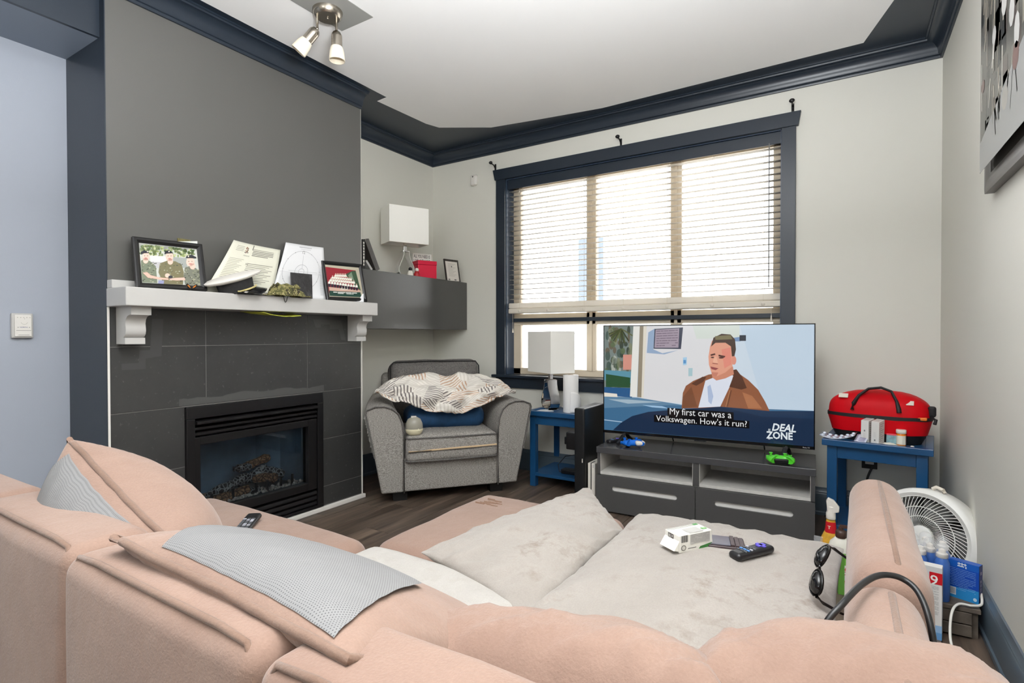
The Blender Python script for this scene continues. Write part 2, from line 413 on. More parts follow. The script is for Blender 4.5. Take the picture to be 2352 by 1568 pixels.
# ------------------------------------------------------------------ room shell
D, XR, XL, XC, YC, Y0 = 3.849, .457, -3.254, -2.838, 2.597, 1.098
ZC, CE, YB = 2.672, 2.772, -2.2
rnd = random.Random(4)
floor = struct('floor')
box('subfloor', mat('underlay', (40, 34, 30), .8), floor, XL - .1, XR + .1, YB, D + .1, -.10, -.012)
PM = {}
x = XL; ci = 0
while x < XR:
    w = min(.178, XR - x); y = YB - rnd.uniform(0, 1.2)
    while y < D:
        a = max(y, YB); b = min(y + 1.22, D); y += 1.22
        if b - a < .05: continue
        key = (round(w, 3), round(b - a, 2))
        if key not in PM:
            o = MB().box(0, w - .0025, 0, b - a - .0025, -.012, 0).build('plank', plankm, floor, bevel=.0012, seg=1, local=True); PM[key] = o
        else: o = PM[key].copy(); COL.objects.link(o)
        o.location = (x, a, 0)
    x += w
ceil = struct('ceiling')
box('ceiling_slab', navy, ceil, XL - .16, XR + .16, YB, D + .16, CE, CE + .12)
MB().prism([(-2.70, YB), (-2.705, 1.465), (-2.711, 2.72), (-2.813, 2.73), (-2.789, 3.22), (-2.753, 3.335), (-2.40, 3.553), (-2.0, 3.615), (-1.51, 3.679), (.079, 3.646), (.198, 3.256), (.198, YB)],
           (0, 0, CE - .002), (1, 0, 0), (0, 1, 0), (0, 0, .0022)).build('painted_field', white_ceil, ceil)
box('painted_square', grey_patch, ceil, -2.326, -2.088, 1.55, 2.0, CE - .0045, CE - .0021)
# window wall, opening X -2.45..-.352, Z .786..2.437
OX0, OX1, OZ0, OZ1 = -2.45, -.352, .782, 2.437
wb = struct('wall_back')
mb = MB()
for b in ((XL - .16, OX0, 0, CE), (OX1, XR + .16, 0, CE), (OX0, OX1, 0, OZ0), (OX0, OX1, OZ1, CE)): mb.box(b[0], b[1], D, D + .17, b[2], b[3])
mb.build('wall_panel', wallp, wb)
box('wall_panel', wallp, struct('wall_right'), XR, XR + .16, YB, D, 0, CE)
wr_ = struct('wall_rear'); mb = MB()
for b in ((XL - .16, -1.5, 0, CE), (-.2, XR + .16, 0, CE), (-1.5, -.2, 0, 1.3), (-1.5, -.2, 2.2, CE)): mb.box(b[0], b[1], YB - .16, YB, b[2], b[3])  # unseen; opening shaped to set how much sky light enters
mb.build('wall_panel', wallp, wr_)
wl = struct('wall_left')
box('alcove_wall', wallp, wl, XL - .16, XL, Y0 + .02, D, 0, CE)
box('hall_wall', hallp, wl, XL - .16, XL, YB, Y0 + .02, 0, CE)
wc = struct('wall_chimney')
FX = XC - .0035
mb = MB(); IY0, IY1, IZ1 = 1.427, 2.268, .757
for b in ((Y0, IY0, 0, CE), (IY1, YC, 0, CE), (IY0, IY1, IZ1, CE)): mb.box(XL, FX, b[0], b[1], b[2], b[3])
mb.build('masonry_core', mat('grout_dark', (136, 135, 132), .8), wc)
box('painted_face', chim, wc, FX, XC, Y0, YC, 1.25, CE)
box('navy_return', navy, wc, XL, XC, Y0 - .004, Y0, 0, CE)
box('alcove_return', wallp, wc, XL, XC, YC, YC + .003, 0, CE)
ys = (Y0 + .006, 1.536, 2.158, YC - .006); g = .0016
TL = []
for i in range(3):
    TL += [(ys[i], ys[i + 1], 1.068, 1.25)]
    TL += [(ys[i], ys[i + 1], .76, 1.068)]
for (a, b) in ((ys[0], IY0), (IY1, ys[3])):
    TL += [(a, b, .455, .76), (a, b, .15, .455), (a, b, .028, .15)]
for k, (a, b, c, d) in enumerate(TL):
    MB().box(FX, XC, a + g, b - g, c + g, d - g).build('tile', tilem, wc, bevel=.001, seg=1)
# worn lighter paint brushed along the top of the fire opening and by the corbels (own shape)
pp = Pic([(0, 0), (100, 0), (100, 100), (0, 100)], (XC + .0004, Y0, 1.25), (0, YC - Y0, 0), (0, 0, -1.25))
def sc_(y, z): return ((y - Y0) / (YC - Y0) * 100, (1.25 - z) / 1.25 * 100)
rr = random.Random(2); up_ = []; dn = []
for i in range(41):
    yy = 1.40 + i * .88 / 40; up_.append(sc_(yy, .797 + .004 * math.sin(i * .5) + rr.uniform(-.003, .003) + (.008 if 10 < i < 30 else 0))); dn.append(sc_(yy, .764))
pp.poly(up_ + dn[::-1], (80, 80, 79)); pp.poly([sc_(*q) for q in ((1.15, .99), (1.22, .99), (1.225, 1.05), (1.27, 1.05), (1.28, 1.2), (1.33, 1.2), (1.32, 1.02), (1.25, 1.01), (1.25, .96), (1.15, .96))], (69, 69, 69))
pp.poly([sc_(*q) for q in ((2.22, 1.17), (2.26, 1.17), (2.26, 1.19), (2.33, 1.19), (2.33, 1.16), (2.4, 1.16), (2.42, 1.09), (2.46, 1.085), (2.45, 1.12), (2.42, 1.22), (2.2, 1.22))], (76, 77, 75))
pp.build('worn_paint', wc, print_mat('worn_paint', 0, .4))
box('edge_strip', trimw, wc, XC - .004, XC + .003, Y0 - .004, Y0 + .005, .0, 1.25)
box('edge_strip', trimw, wc, XC - .004, XC + .003, YC - .005, YC + .003, .0, 1.1)
box('hearth_strip', trimw, wc, XC, XC + .022, 1.10, YC + .012, 0, .026, bevel=.003)
# bulkhead above the hall recess
t1 = struct('trim_1')
box('bulkhead_face', navy, t1, -2.90, -2.883, YB, Y0 - .004, 2.474, CE)
box('bulkhead_core', soff, t1, XL, -2.90, YB, Y0 - .004, 2.474, CE)
# crown mouldings
crown = [(0, -.1), (.010, -.1), (.013, -.094), (.013, -.086), (.02, -.083), (.024, -.076)]
crown += [(.024 + .046 * (1 - math.cos(R_(a))), -.076 + .058 * math.sin(R_(a))) for a in (15, 30, 45, 60, 75, 90)]
crown += [(.078, -.018), (.080, -.010), (.088, -.008), (.088, 0), (0, 0)]
crown = [(a, b + CE) for a, b in crown][::-1]
def lift(mb, s=1): return mb
o = sweep([(XC, YC), (XC, YB)][::-1], [(-a, b) for a, b in crown]).build('trim_2', navy, smooth=35); tag(o, kind='structure')
o = sweep([(XL, YC), (XL, D), (XR, D), (XR, YB)], [(-a, b) for a, b in crown][::1]).build('trim_3', navy, smooth=35); tag(o, kind='structure')
bbp = [(0, 0), (.022, 0), (.022, .018), (.016, .024), (.016, .128), (.012, .136), (.014, .142), (.009, .152), (.006, .168), (0, .17)]
bb = mat('slate_baseboard', (84, 97, 108), .3)
for nm, path in (('baseboard_left', [(XL, YC), (XL, D)]), ('baseboard_back', [(XL, D), (XR, D)]), ('baseboard_right', [(XR, D), (XR, YB)]), ('baseboard_hall', [(XL, YB), (XL, Y0 - .004)])):
    tag(sweep(path, [(-a, b) for a, b in bbp]).build(nm, bb, smooth=30), kind='structure')
# ------------------------------------------------------------------ window, casing
w1 = struct('window_1')
tr = .024
MB().prism([(-2.566, 2.525), (-.242, 2.525), (-.256, 2.437), (-2.546, 2.437)], (0, D - tr - .008, 0), (1, 0, 0), (0, 0, 1), (0, tr + .008, 0)).build('head_casing', navy, w1, bevel=.002)
box('side_casing', navy, w1, -2.538, -2.45, D - tr, D, .782, 2.437, .002)
box('side_casing', navy, w1, -.352, -.27, D - tr, D, .782, 2.437, .002)
box('sill', navy, w1, -2.572, -.236, D - .05, D + .125, .762, .784, .004)
box('apron', navy, w1, -2.546, -.26, D - .02, D, .676, .762, .002)
jl = mat('navy_jamb', (58, 72, 92), .3)  # navy made lighter; light on the jambs is put into the colour
box('jamb', jl, w1, OX0 - .002, OX0 + .006, D - .002, D + .125, .784, 2.437)
box('jamb', jl, w1, OX1 - .006, OX1 + .002, D - .002, D + .125, .784, 2.437)
box('jamb', jl, w1, OX0, OX1, D - .002, D + .125, 2.431, 2.439)
fy0, fy1 = D + .115, D + .165
mb = MB()
for b in ((OX0, OX0 + .075, .784, 2.437), (OX1 - .06, OX1, .784, 2.437), (OX0, OX1, .784, .838), (OX0, OX1, 2.37, 2.437)): mb.box(b[0], b[1], fy0, fy1, b[2], b[3])
mb.build('frame', tan, w1, bevel=.004)
MX = (-1.72, -1.052)
for mx in MX:
    MB().box(mx - .04, mx + .04, fy0 - .004, fy1, .83, 2.38).box(mx - .012, mx + .012, fy0 - .012, fy0, .83, 2.38).build('mullion', tan, w1, bevel=.003)
box('transom', tan, w1, OX0 + .01, OX1 - .01, fy0 - .004, fy1, 1.205, 1.30, .003)
box('transom_bar', navy, w1, OX0 + .006, OX1 - .006, fy0 - .03, fy0, 1.232, 1.262, .002)
edges = (OX0 + .07, MX[0], MX[1], OX1 - .055)
for i in range(3):
    box('pane', pane, w1, edges[i], edges[i + 1], D + .138, D + .142, 1.29, 2.38)
    box('pane', pane, w1, edges[i], edges[i + 1], D + .138, D + .142, .83, 1.21)
# ------------------------------------------------------------------ outside: ground and neighbour's house
gr = struct('ground'); box('patio', mat('pale_concrete', (206, 202, 196), .9, var=(3, .08)), gr, -14, 12, -16, YB - .17, -.16, -.06)  # unseen pale slab behind the room, added to bounce sun onto the ceiling
box('paved_yard', mat('pale_gravel', (196, 192, 186), .9, var=(3, .1)), gr, -30, 30, D + .4, 40, -.6, -.5)
nb = thing('neighbour_house', 'bright white neighbouring house with lap siding seen through the window', 'house', (-2.5, 9.4, -.5))
side = mat('white_siding', (240, 240, 240), .8)
box('wall', side, nb, -11, 4.5, 9.42, 12, -.5, 8)
mb = MB()
for k in range(56):
    z = -.5 + k * .15; mb.prism([(0, 0), (.022, 0), (.008, .15), (0, .15)], (-11, 9.42, z), (0, -1, 0), (0, 0, 1), (15.5, 0, 0))
tag(mb.build('siding', side, nb), kind='stuff')
wg = mat('dim_glass', (84, 92, 104), .3)
for (x0, x1, z0, z1, dv) in ((-4.32, -3.82, 1.65, 2.95, 1), (-.55, .15, 1.35, 2.6, 2), (-.42, .2, 4.75, 5.35, 1), (-7.4, -6.5, .6, 2.1, 2)):
    f = MB().box(x0 - .08, x1 + .08, 9.36, 9.43, z0 - .08, z1 + .08).build('window', mat('white_frame', (238, 238, 238), .5), nb)
    for i in range(dv):
        a = x0 + (x1 - x0) * i / dv; b = x0 + (x1 - x0) * (i + 1) / dv - (.05 if dv > 1 and i == 0 else 0)
        box('pane', wg, f, a, b, 9.35, 9.362, z0, z1)
# ------------------------------------------------------------------ blind
bl = thing('window_blind', 'white slatted blind with a navy valance, lowered two thirds over the window', 'blind', (-1.4, D + .03, 2.4))
bx0, bx1, by = -2.43, -.362, D + .03
box('valance', navy, bl, bx0 - .01, bx1 + .008, by - .022, by - .008, 2.352, 2.43, .003)
box('headrail', slatm, bl, bx0, bx1, by - .006, by + .044, 2.372, 2.42, .003)
sl = None
for k in range(23):
    z = 2.335 - k * .0415
    if sl is None:
        sl = MB().sheet(lambda u, v: (bx0 + (bx1 - bx0) * u, (v - .5) * .05, .004 * (1 - (2 * v - 1) ** 2) + .05 * (v - .5) * .05), 1, 4).build('slat', slatm, bl, smooth=60, solid=.0028, local=True); o = sl
        for v in o.data.vertices: v.co.x -= -1.4
    else: o = sl.copy(); COL.objects.link(o)
    o.location = (0, .018, z - 2.4)
MB().box(bx0 - .012, bx1 + .012, by - .008, by + .046, 1.345, 1.39).build('slat_stack', slatm, bl, bevel=.008)
MB().box(bx0 - .012, bx1 + .012, by - .012, by + .048, 1.302, 1.343).build('bottom_rail', cream, bl, bevel=.008)
for px in (-2.33, -2.06, -1.74, -1.42, -1.09, -.78, -.46):
    mb = MB().box(px - .001, px + .001, by - .009, by - .0075, 1.33, 2.37).box(px - .001, px + .001, by + .044, by + .046, 1.33, 2.37)
    c = mb.build('ladder_cord', cream, bl)
    MB().ball((px, by - .013, 1.322), (.013, .004, .012), 8, 6).build('cord_knot', cream, c, smooth=60)
MB().cyl((-.425, by - .03, 2.36), (-.425, by - .03, 1.43), .0035, n=8).build('tilt_wand', mat('clear_wand', (120, 120, 120), .3), bl)
for px, z in ((-2.39, 1.14), (-.41, 1.21)):
    MB().cyl((px, by - .02, 1.3), (px, by - .02, z + .03), .0012, n=6).lathe([(.003, .035), (.007, 0)], (px, by - .02, z), n=10).build('pull_cord', cream, bl)
for i, (px, lab) in enumerate(((-2.556, 'black curtain rod bracket over the left end of the window head'), (-1.43, 'black curtain rod bracket over the middle of the window head'), (-.29, 'black curtain rod bracket over the right end of the window head'))):
    b = thing('rod_bracket', lab, 'bracket', (px, D, 2.55), group='curtain rod brackets above the window')
    MB().box(px - .008, px + .008, D - .005, D, 2.527, 2.585).build('wall_plate', black, b, bevel=.002)
    MB().tube([(px, D - .004, 2.545), (px, D - .03, 2.57), (px, D - .065, 2.574), (px, D - .07, 2.568)], .005).ball((px, D - .075, 2.578), (.017, .013, .013), 10, 8).build('hook', black, b, smooth=50)
# ------------------------------------------------------------------ fireplace insert
fp = thing('gas_fireplace', 'black gas fireplace with louvres and logs set in the dark tiled chimney', 'fireplace', (XC, 1.85, 0))
mb = MB(); fx = XC + .012
for b in ((IY0 + .002, IY0 + .045, .0455, .6915), (IY1 - .045, IY1 - .002, .0455, .6915), (IY0 + .002, IY1 - .002, .692, .755), (IY0 + .002, IY1 - .002, .028, .045)): mb.box(XC - .05, fx, b[0], b[1], b[2], b[3])
mb.build('surround', blackm, fp, bevel=.003)
ly0, ly1 = IY0 + .046, IY1 - .046
for z, d in ((.672, .03), (.640, .006), (.612, .004)):
    MB().prism([(-.05, .004), (d - .008, 0), (d, .004), (d, .016), (d - .012, .02), (-.05, .024)], (XC, ly0, z - .012), (1, 0, 0), (0, 0, 1), (0, ly1 - ly0, 0)).build('louvre', blackm, fp, bevel=.002)
for z in (.062, .096, .128):
    MB().prism([(-.05, 0), (.0, -.004), (.004, .004), (0, .018), (-.05, .022)], (XC, ly0, z - .01), (1, 0, 0), (0, 0, 1), (0, ly1 - ly0, 0)).build('louvre', blackm, fp, bevel=.002)
mb = MB(); gy0, gy1, gz0, gz1 = 1.502, 2.158, .20, .553
for b in ((ly0, gy0, .152, .594), (gy1, ly1, .152, .594), (gy0, gy1, gz1, .594), (gy0, gy1, .152, gz0)): mb.box(XC - .05, XC + .004, b[0], b[1], b[2], b[3])
door = mb.build('glass_door', blackm, fp, bevel=.003)
fg = glass('fire_glass', (.86, .92, .97)); MB().box(XC - .028, XC - .024, gy0, gy1, gz0, gz1).build('pane', fg, door)
fbm = mat('firebox_steel', (98, 114, 128), .5, var=(4, .35))
mb = MB(); bx = XC - .36
prof = [(XC - .05, gy0 - .03), (XC - .25, gy0 + .04), (bx, gy0 + .12), (bx, gy1 - .12), (XC - .25, gy1 - .02), (XC - .05, gy1 + .03)]
for (a, b) in zip(prof, prof[1:]): mb.add([(a[0], a[1], .15), (b[0], b[1], .15), (b[0], b[1], .6), (a[0], a[1], .6)], [(0, 1, 2, 3)])
mb.add([(p[0], p[1], .6) for p in prof], [tuple(range(6))])
mb.build('firebox', fbm, fp, solid=.004)
box('dark_void', black, fp, XL + .01, bx - .006, IY0 + .004, IY1 - .004, .03, .75)
box('burner_tray', blackm, fp, bx, XC - .05, gy0 - .03, gy1 + .03, .14, .19)
r2 = random.Random(5); mb = MB()
for k in range(230):
    yy = r2.uniform(gy0 - .02, gy1 + .02); xx = XC - .06 - .09 * r2.random() ** 1.6; mb.ball((xx, yy, .193 + r2.uniform(0, .012)), r2.uniform(.005, .011), 5, 4)
tag(mb.build('ember_chips', mat('pale_embers', (168, 158, 146), .95, var=(60, .5)), fp), kind='stuff')
def log(p, q, r, m, seed):
    p = Vector(p); q = Vector(q); n = 9; pts = []; rs = []
    for i in range(n):
        t = i / (n - 1); v = p.lerp(q, t); o = .012 * mnoise.noise(Vector((t * 3 + seed, seed, 0)))
        pts.append(v + Vector((o, o, .012 * math.sin(t * 3 + seed)))); rs.append(r * (.82 + .3 * mnoise.noise(Vector((seed, t * 4, 1)))) * (.75 if i in (0, n - 1) else 1))
    mb = MB().tube(pts, rs, 12); return mb.build('log', m, fp, smooth=70)
X0 = XC
log((X0 - .15, 1.60, .205), (X0 - .16, 1.86, .30), .032, log1, 1)
log((X0 - .24, 1.50, .22), (X0 - .22, 1.72, .215), .034, log2, 2)
log((X0 - .11, 1.60, .215), (X0 - .10, 1.83, .235), .034, log2, 3)
log((X0 - .2, 1.80, .26), (X0 - .19, 2.0, .30), .034, log1, 4)
log((X0 - .22, 1.84, .335), (X0 - .22, 2.04, .345), .03, log2, 5)
log((X0 - .2, 1.95, .30), (X0 - .17, 2.1, .235), .036, log1, 6)
log((X0 - .12, 1.88, .26), (X0 - .13, 2.03, .25), .032, log2, 7)
log((X0 - .17, 1.78, .335), (X0 - .19, 1.9, .345), .026, log1, 8)
log((X0 - .11, 1.83, .205), (X0 - .10, 1.90, .225), .028, log1, 9)
for yy in (1.60, 1.72, 1.86, 1.93, 2.02, 2.10):
    MB().box(XC - .082, XC - .07, yy - .006, yy + .006, .17, .262).build('grate_bar', black, fp, bevel=.002)
# ------------------------------------------------------------------ mantel
mt = thing('mantel_shelf', 'white wooden mantel shelf on two scroll corbels over the fireplace', 'mantel', (XC, 1.85, 1.08))
MZ = 1.334
box('shelf', mantw, mt, XC, XC + .19, Y0 - .006, 2.566, 1.251, MZ, .004)
box('back_ledge', mantw, mt, XC, XC + .05, Y0 - .003, 2.55, MZ, 1.372, .003)
cp = [(0, .17), (.145, .17), (.145, .132), (.128, .132), (.108, .126), (.094, .112), (.089, .094), (.092, .078), (.094, .062), (.09, .046), (.08, .035), (.066, .029), (.085, .029), (.085, 0), (0, 0)]
for y in (1.13, 2.476):
    MB().prism(cp, (XC, y, 1.081), (1, 0, 0), (0, 0, 1), (0, .082, 0)).build('corbel', mantw, mt, smooth=32)
# framed pictures -------------------------------------------------
def frame(name, label, cat, O, U, Vd, bw, depth, m, group=None):
    """O top-left corner of the front, U along the top, Vd down the side (vectors of the full size)"""
    O, U, Vd = Vector(O), Vector(U), Vector(Vd); n = Vd.cross(U).normalized(); u = U.normalized(); v = Vd.normalized(); w, h = U.length, Vd.length
    t = thing(name, label, cat, tuple(O + U / 2 + Vd), group=group)
    mb = MB()
    pr = [(0, -depth), (0, -.003), (bw * .2, 0), (bw * .55, -.001), (bw * .8, -.006), (bw, -.009), (bw, -depth)]
    ring = []
    for (cx, cy, sx, sy) in ((0, 0, 1, 1), (w, 0, -1, 1), (w, h, -1, -1), (0, h, 1, -1)):
        ring.append([O + u * (cx + sx * a) + v * (cy + sy * a) + n * b for a, b in pr])
    k = len(pr); vs = sum(ring, []); fs = []
    for i in range(4):
        for j in range(k): fs.append((i * k + j, i * k + (j + 1) % k, ((i + 1) % 4) * k + (j + 1) % k, ((i + 1) % 4) * k + j))
    mb.add(vs, fs).build('moulding', m, t, smooth=25)
    MB().add([O + u * a + v * b - n * c for c in (.010, depth * .9) for a, b in ((bw * .8, bw * .8), (w - bw * .8, bw * .8), (w - bw * .8, h - bw * .8), (bw * .8, h - bw * .8))],
             [(3, 2, 1, 0), (4, 5, 6, 7), (0, 1, 5, 4), (1, 2, 6, 5), (2, 3, 7, 6), (3, 0, 4, 7)]).build('backing', mat('backing_card', (60, 56, 50), .8), t)
    O2 = O + u * bw + v * bw - n * .0095
    return t, O2, u * (w - 2 * bw), v * (h - 2 * bw)
frm = mat('black_frame', (24, 23, 23), .28)
t, O, U, V = frame('picture_frame', 'black picture frame at the left end of the mantel showing three people in camouflage', 'picture frame',
                   (-2.785, 1.178, 1.578), (0, .315, .008), (.085, -.021, -.241), .027, .018, frm)
P = Pic([(345, 285), (1670, 455), (1755, 1300), (455, 1245)], O, U, V)
P.rect(330, 270, 1690, 480, (214, 216, 210), 0); P.poly([(345, 285), (1670, 455), (1755, 1300), (455, 1245)], (196, 198, 190), 0)
rr = random.Random(9)
for k in range(150):
    x = rr.uniform(380, 1650); yb = 320 + (x - 345) * .12; y = rr.uniform(yb + 10, 640 if x > 600 else 560)
    c = rr.choice(((132, 150, 96), (96, 120, 72), (168, 180, 120), (86, 104, 70), (190, 196, 150), (120, 134, 92)))
    P.ell(min(max(x, 385), 1620), y, rr.uniform(18, 46), rr.uniform(18, 40), c, 1, 7)
P.poly([(610, 600), (1000, 625), (1010, 760), (640, 750)], (226, 220, 214), 2); P.poly([(640, 750), (1010, 760), (1000, 900), (650, 900)], (186, 184, 188), 2)
P.poly([(1150, 640), (1450, 670), (1460, 900), (1150, 880)], (160, 164, 160), 2)
skin = (232, 196, 180); cam1 = (112, 118, 98)
def soldier(body, head, beret, badge, neck, c):
    P.poly(body, c, 3)
    xs = [q[0] for q in body]; ys_ = [q[1] for q in body]
    for k in range(46):
        x = rr.uniform(min(xs) + 25, max(xs) - 25); y = rr.uniform(min(ys_) + 60, max(ys_) - 25)
        if neck[0] - 60 < x < neck[0] + 60 and y < neck[1] + 60: continue
        P.ell(x, y, rr.uniform(10, 30), rr.uniform(7, 16), rr.choice(((72, 76, 62), (146, 148, 120), (92, 96, 80), (170, 170, 146))), 4, 6)
    P.ell(neck[0], neck[1], 62, 72, skin, 5); P.ell(*head, skin, 5); P.ell(head[0], head[1] + head[3] * .42, head[2] * .4, head[3] * .1, (200, 120, 116), 6)
    for s_ in (-1, 1): P.ell(head[0] + s_ * head[2] * .38, head[1] - head[3] * .12, head[2] * .16, head[3] * .07, (110, 84, 74), 6)
    P.poly(beret, (44, 46, 52), 7); P.ell(*badge, 16, 18, (214, 206, 190), 8)
soldier([(410, 720), (520, 680), (660, 760), (760, 860), (800, 1250), (460, 1240), (425, 950)], (525, 620, 85, 105), [(395, 580), (400, 510), (480, 472), (580, 510), (590, 545), (480, 545)], (555, 505), (520, 720), (116, 124, 104))
soldier([(850, 790), (1000, 730), (1200, 740), (1340, 820), (1390, 1000), (1370, 1280), (940, 1265), (820, 1000)], (1065, 630, 88, 110), [(945, 580), (960, 505), (1040, 478), (1120, 520), (1130, 555), (1000, 560)], (1050, 510), (1085, 750), (118, 112, 82))
soldier([(1420, 880), (1540, 850), (1650, 900), (1720, 960), (1752, 1296), (1420, 1280), (1380, 1100)], (1530, 760, 92, 105), [(1430, 670), (1450, 610), (1560, 592), (1660, 650), (1660, 680), (1540, 672)], (1485, 630), (1580, 860), (120, 122, 108))
P.poly([(455, 1010), (560, 1000), (640, 1070), (830, 1120), (1040, 1140), (1050, 1180), (830, 1165), (580, 1130)], (224, 176, 160), 9)
P.poly([(1420, 1180), (1240, 1190), (1090, 1180), (1060, 1150), (1200, 1130), (1400, 1120)], (228, 186, 172), 9); P.ell(1020, 1075, 55, 50, skin, 9); P.ell(1090, 1110, 48, 36, (50, 52, 60), 10)
P.poly([(820, 1190), (950, 1190), (940, 1268), (815, 1262)], (140, 142, 176), 9)
P.build('photo', t, GLOSS)
tb = thing('label_tab', 'small olive cloth tab standing behind the frame of the three people', 'tab', (-2.80, 1.42, MZ))
MB().box(-2.812, -2.806, 1.385, 1.445, 1.372, 1.602).build('tab', mat('olive_cloth', (120, 112, 70), .9, var=(90, .3)), tb)
og = thing('orange_ornament', 'tiny black and orange butterfly ornament at the lower corner of the large frame', 'ornament', (-2.675, 1.375, MZ))
for s_ in (-1, 1):
    mb = MB()
    mb.prism([(0, 0), (.008, .014), (.022, .022), (.03, .014), (.02, .005), (.022, -.002), (.01, -.005)], (-2.668, 1.375, MZ + .009), (.1, s_ * .9, .25), (.2, 0, .9), (.002, 0, 0), 0)
    mb.prism([(.005, .003), (.01, .011), (.019, .016), (.023, .012), (.014, .005)], (-2.666, 1.375, MZ + .009), (.1, s_ * .9, .25), (.2, 0, .9), (.002, 0, 0), 1)
    mb.build('wing', [black, mat('orange_paint', (222, 136, 52), .6)], og)
MB().tube([(-2.667, 1.375, MZ + .001), (-2.662, 1.376, MZ + .01), (-2.66, 1.378, MZ + .024)], [.003, .005, .002], 8).build('body', black, og, smooth=60)
# certificate: curled parchment leaning on the chimney
def paper(name, label, bl, br, tr_, tl, curl, m, nu=14, nv=14):
    t = thing(name, label, 'paper', tuple((Vector(bl) + Vector(br)) / 2)); bl, br, tr_, tl = map(Vector, (bl, br, tr_, tl))
    nrm = (br - bl).cross(tl - bl).normalized()
    fn = lambda u, v: bl.lerp(br, u).lerp(tl.lerp(tr_, u), v) + nrm * curl(u, v)
    MB().sheet(fn, nu, nv).build('sheet', m, t, smooth=80, solid=.0008); return t, fn, nrm
parch = mat('parchment', (222, 220, 204), .7); bond = mat('bond_paper', (228, 228, 230), .7)
def on_paper(fn, nrm, draw):
    mb = MB()
    class Q: pass
    def poly(pts, col, L=1): mb.add([fn(u, v) + nrm * (.0009 + .0002 * L) for u, v in pts], [tuple(range(len(pts)))], 0, col)
    def line(a, b, w, col, L=1, k=4):
        for i in range(k):
            t0, t1 = i / k, (i + 1) / k; p = (a[0] + (b[0] - a[0]) * t0, a[1] + (b[1] - a[1]) * t0); q = (a[0] + (b[0] - a[0]) * t1, a[1] + (b[1] - a[1]) * t1)
            d = math.hypot(q[0] - p[0], q[1] - p[1]) or 1; nx, ny = -(q[1] - p[1]) / d * w / 2, (q[0] - p[0]) / d * w / 2
            poly([(p[0] - nx, p[1] - ny), (q[0] - nx, q[1] - ny), (q[0] + nx, q[1] + ny), (p[0] + nx, p[1] + ny)], col, L)
    def text(s_, u, v, w, col, hs=1.0):
        vs, fs, W_ = text2d(s_); kk = w / W_; mb.add([fn(u + x * kk, v + y * kk * hs) + nrm * .0013 for x, y in vs], fs, 0, col)
    draw(poly, line, text); return mb
t, fn, nr = paper('certificate', 'curled cream certificate with a crest, leaning behind the white peaked cap', (-2.752, 1.478, MZ + .003), (-2.745, 1.85, MZ + .003), (-2.815, 1.955, 1.618), (-2.815, 1.66, 1.625), lambda u, v: .018 * math.sin(v * 2.6) * (1 - .4 * u) + .02 * (1 - u) ** 3 * v, parch)
rr = random.Random(21)
def draw(poly, line, text):
    ink = (92, 88, 80); li = (150, 146, 134)
    for k in range(5): line((.45, .90 - k * .032), (.45 + .42 - .1 * (k == 4), .90 - k * .032), .012, li if k == 0 else ink, 1, 6)
    for k in range(4): line((.12, .92 - k * .03), (.27, .92 - k * .03), .008, li)
    for k in range(12): line((.42 - .0 * k, .60 - k * .033), (.9 - .06 * (k % 3), .60 - k * .033), .010, li if k % 2 else (120, 116, 106), 1, 6)
    for k in range(14): line((.08, .66 - k * .03), (.34 - .03 * (k % 4), .66 - k * .03), .008, (160, 156, 142))
    text('N', .40, .56, .04, ink); text('I', .43, .88, .015, ink); text('General', .30, .735, .11, (110, 106, 98))
    for k in range(26):  # the crest: a small cluster of red-brown and gold marks
        u = .335 + rr.uniform(-.03, .03); v = .80 + .13 * rr.random(); w = .012 * (1 - (v - .80) * 3)
        poly([(u - w, v), (u, v - .012), (u + w, v), (u, v + .012)], rr.choice(((120, 60, 48), (150, 110, 70), (80, 70, 60))))
on_paper(fn, nr, draw).build('print', PRINT, t)
t, fn, nr = paper('chart_sheet', 'white folded sheet with a drawn circle chart, leaning between certificate and small frame', (-2.735, 1.848, MZ + .003), (-2.73, 2.215, MZ + .003), (-2.822, 2.268, 1.676), (-2.822, 1.998, 1.670), lambda u, v: -.02 * math.sin(min(v * 1.6, 1) * math.pi) * .6 + .006 * abs(u - .55), bond)
def draw(poly, line, text):
    g = (168, 168, 172); n = 40
    for (cu, cv, ru, rv) in ((.48, .52, .40, .36), (.48, .50, .14, .12), (.48, .5, .06, .05)):
        pts = [(cu + ru * math.cos(2 * math.pi * i / n), cv + rv * math.sin(2 * math.pi * i / n)) for i in range(n + 1)]
        for a, b in zip(pts, pts[1:]): line(a, b, .007, g, 1, 1)
    line((.48, .56), (.48, .80), .006, g); line((.2, .5), (.84, .5), .004, g); line((.02, .47), (.98, .47), .006, (206, 206, 210))
    line((.36, .95), (.68, .95), .014, (170, 170, 174)); line((.4, .915), (.66, .915), .008, (190, 190, 194))
    for a in range(0, 360, 30): uu = .48 + .40 * math.cos(R_(a)); vv = .52 + .36 * math.sin(R_(a)); poly([(uu - .01, vv), (uu, vv - .01), (uu + .01, vv), (uu, vv + .01)], (110, 110, 114))
    for k in range(34): line((.90, .62 - k * .016), (.97, .62 - k * .016), .006, (176, 176, 180), 1, 1)
    text('12', .455, .83, .06, (96, 96, 100))
on_paper(fn, nr, draw).build('print', PRINT, t)
t, fn, nr = paper('loose_sheet', 'pale sheet edge sticking out behind the small frame at the mantel end', (-2.71, 2.42, MZ + .002), (-2.66, 2.455, MZ + .002), (-2.80, 2.60 - .02, 1.545), (-2.815, 2.50, 1.545), lambda u, v: 0, bond)
fo = thing('leather_folder', 'small black leather folder standing upright before the chart sheet', 'folder', (-2.70, 2.0, MZ))
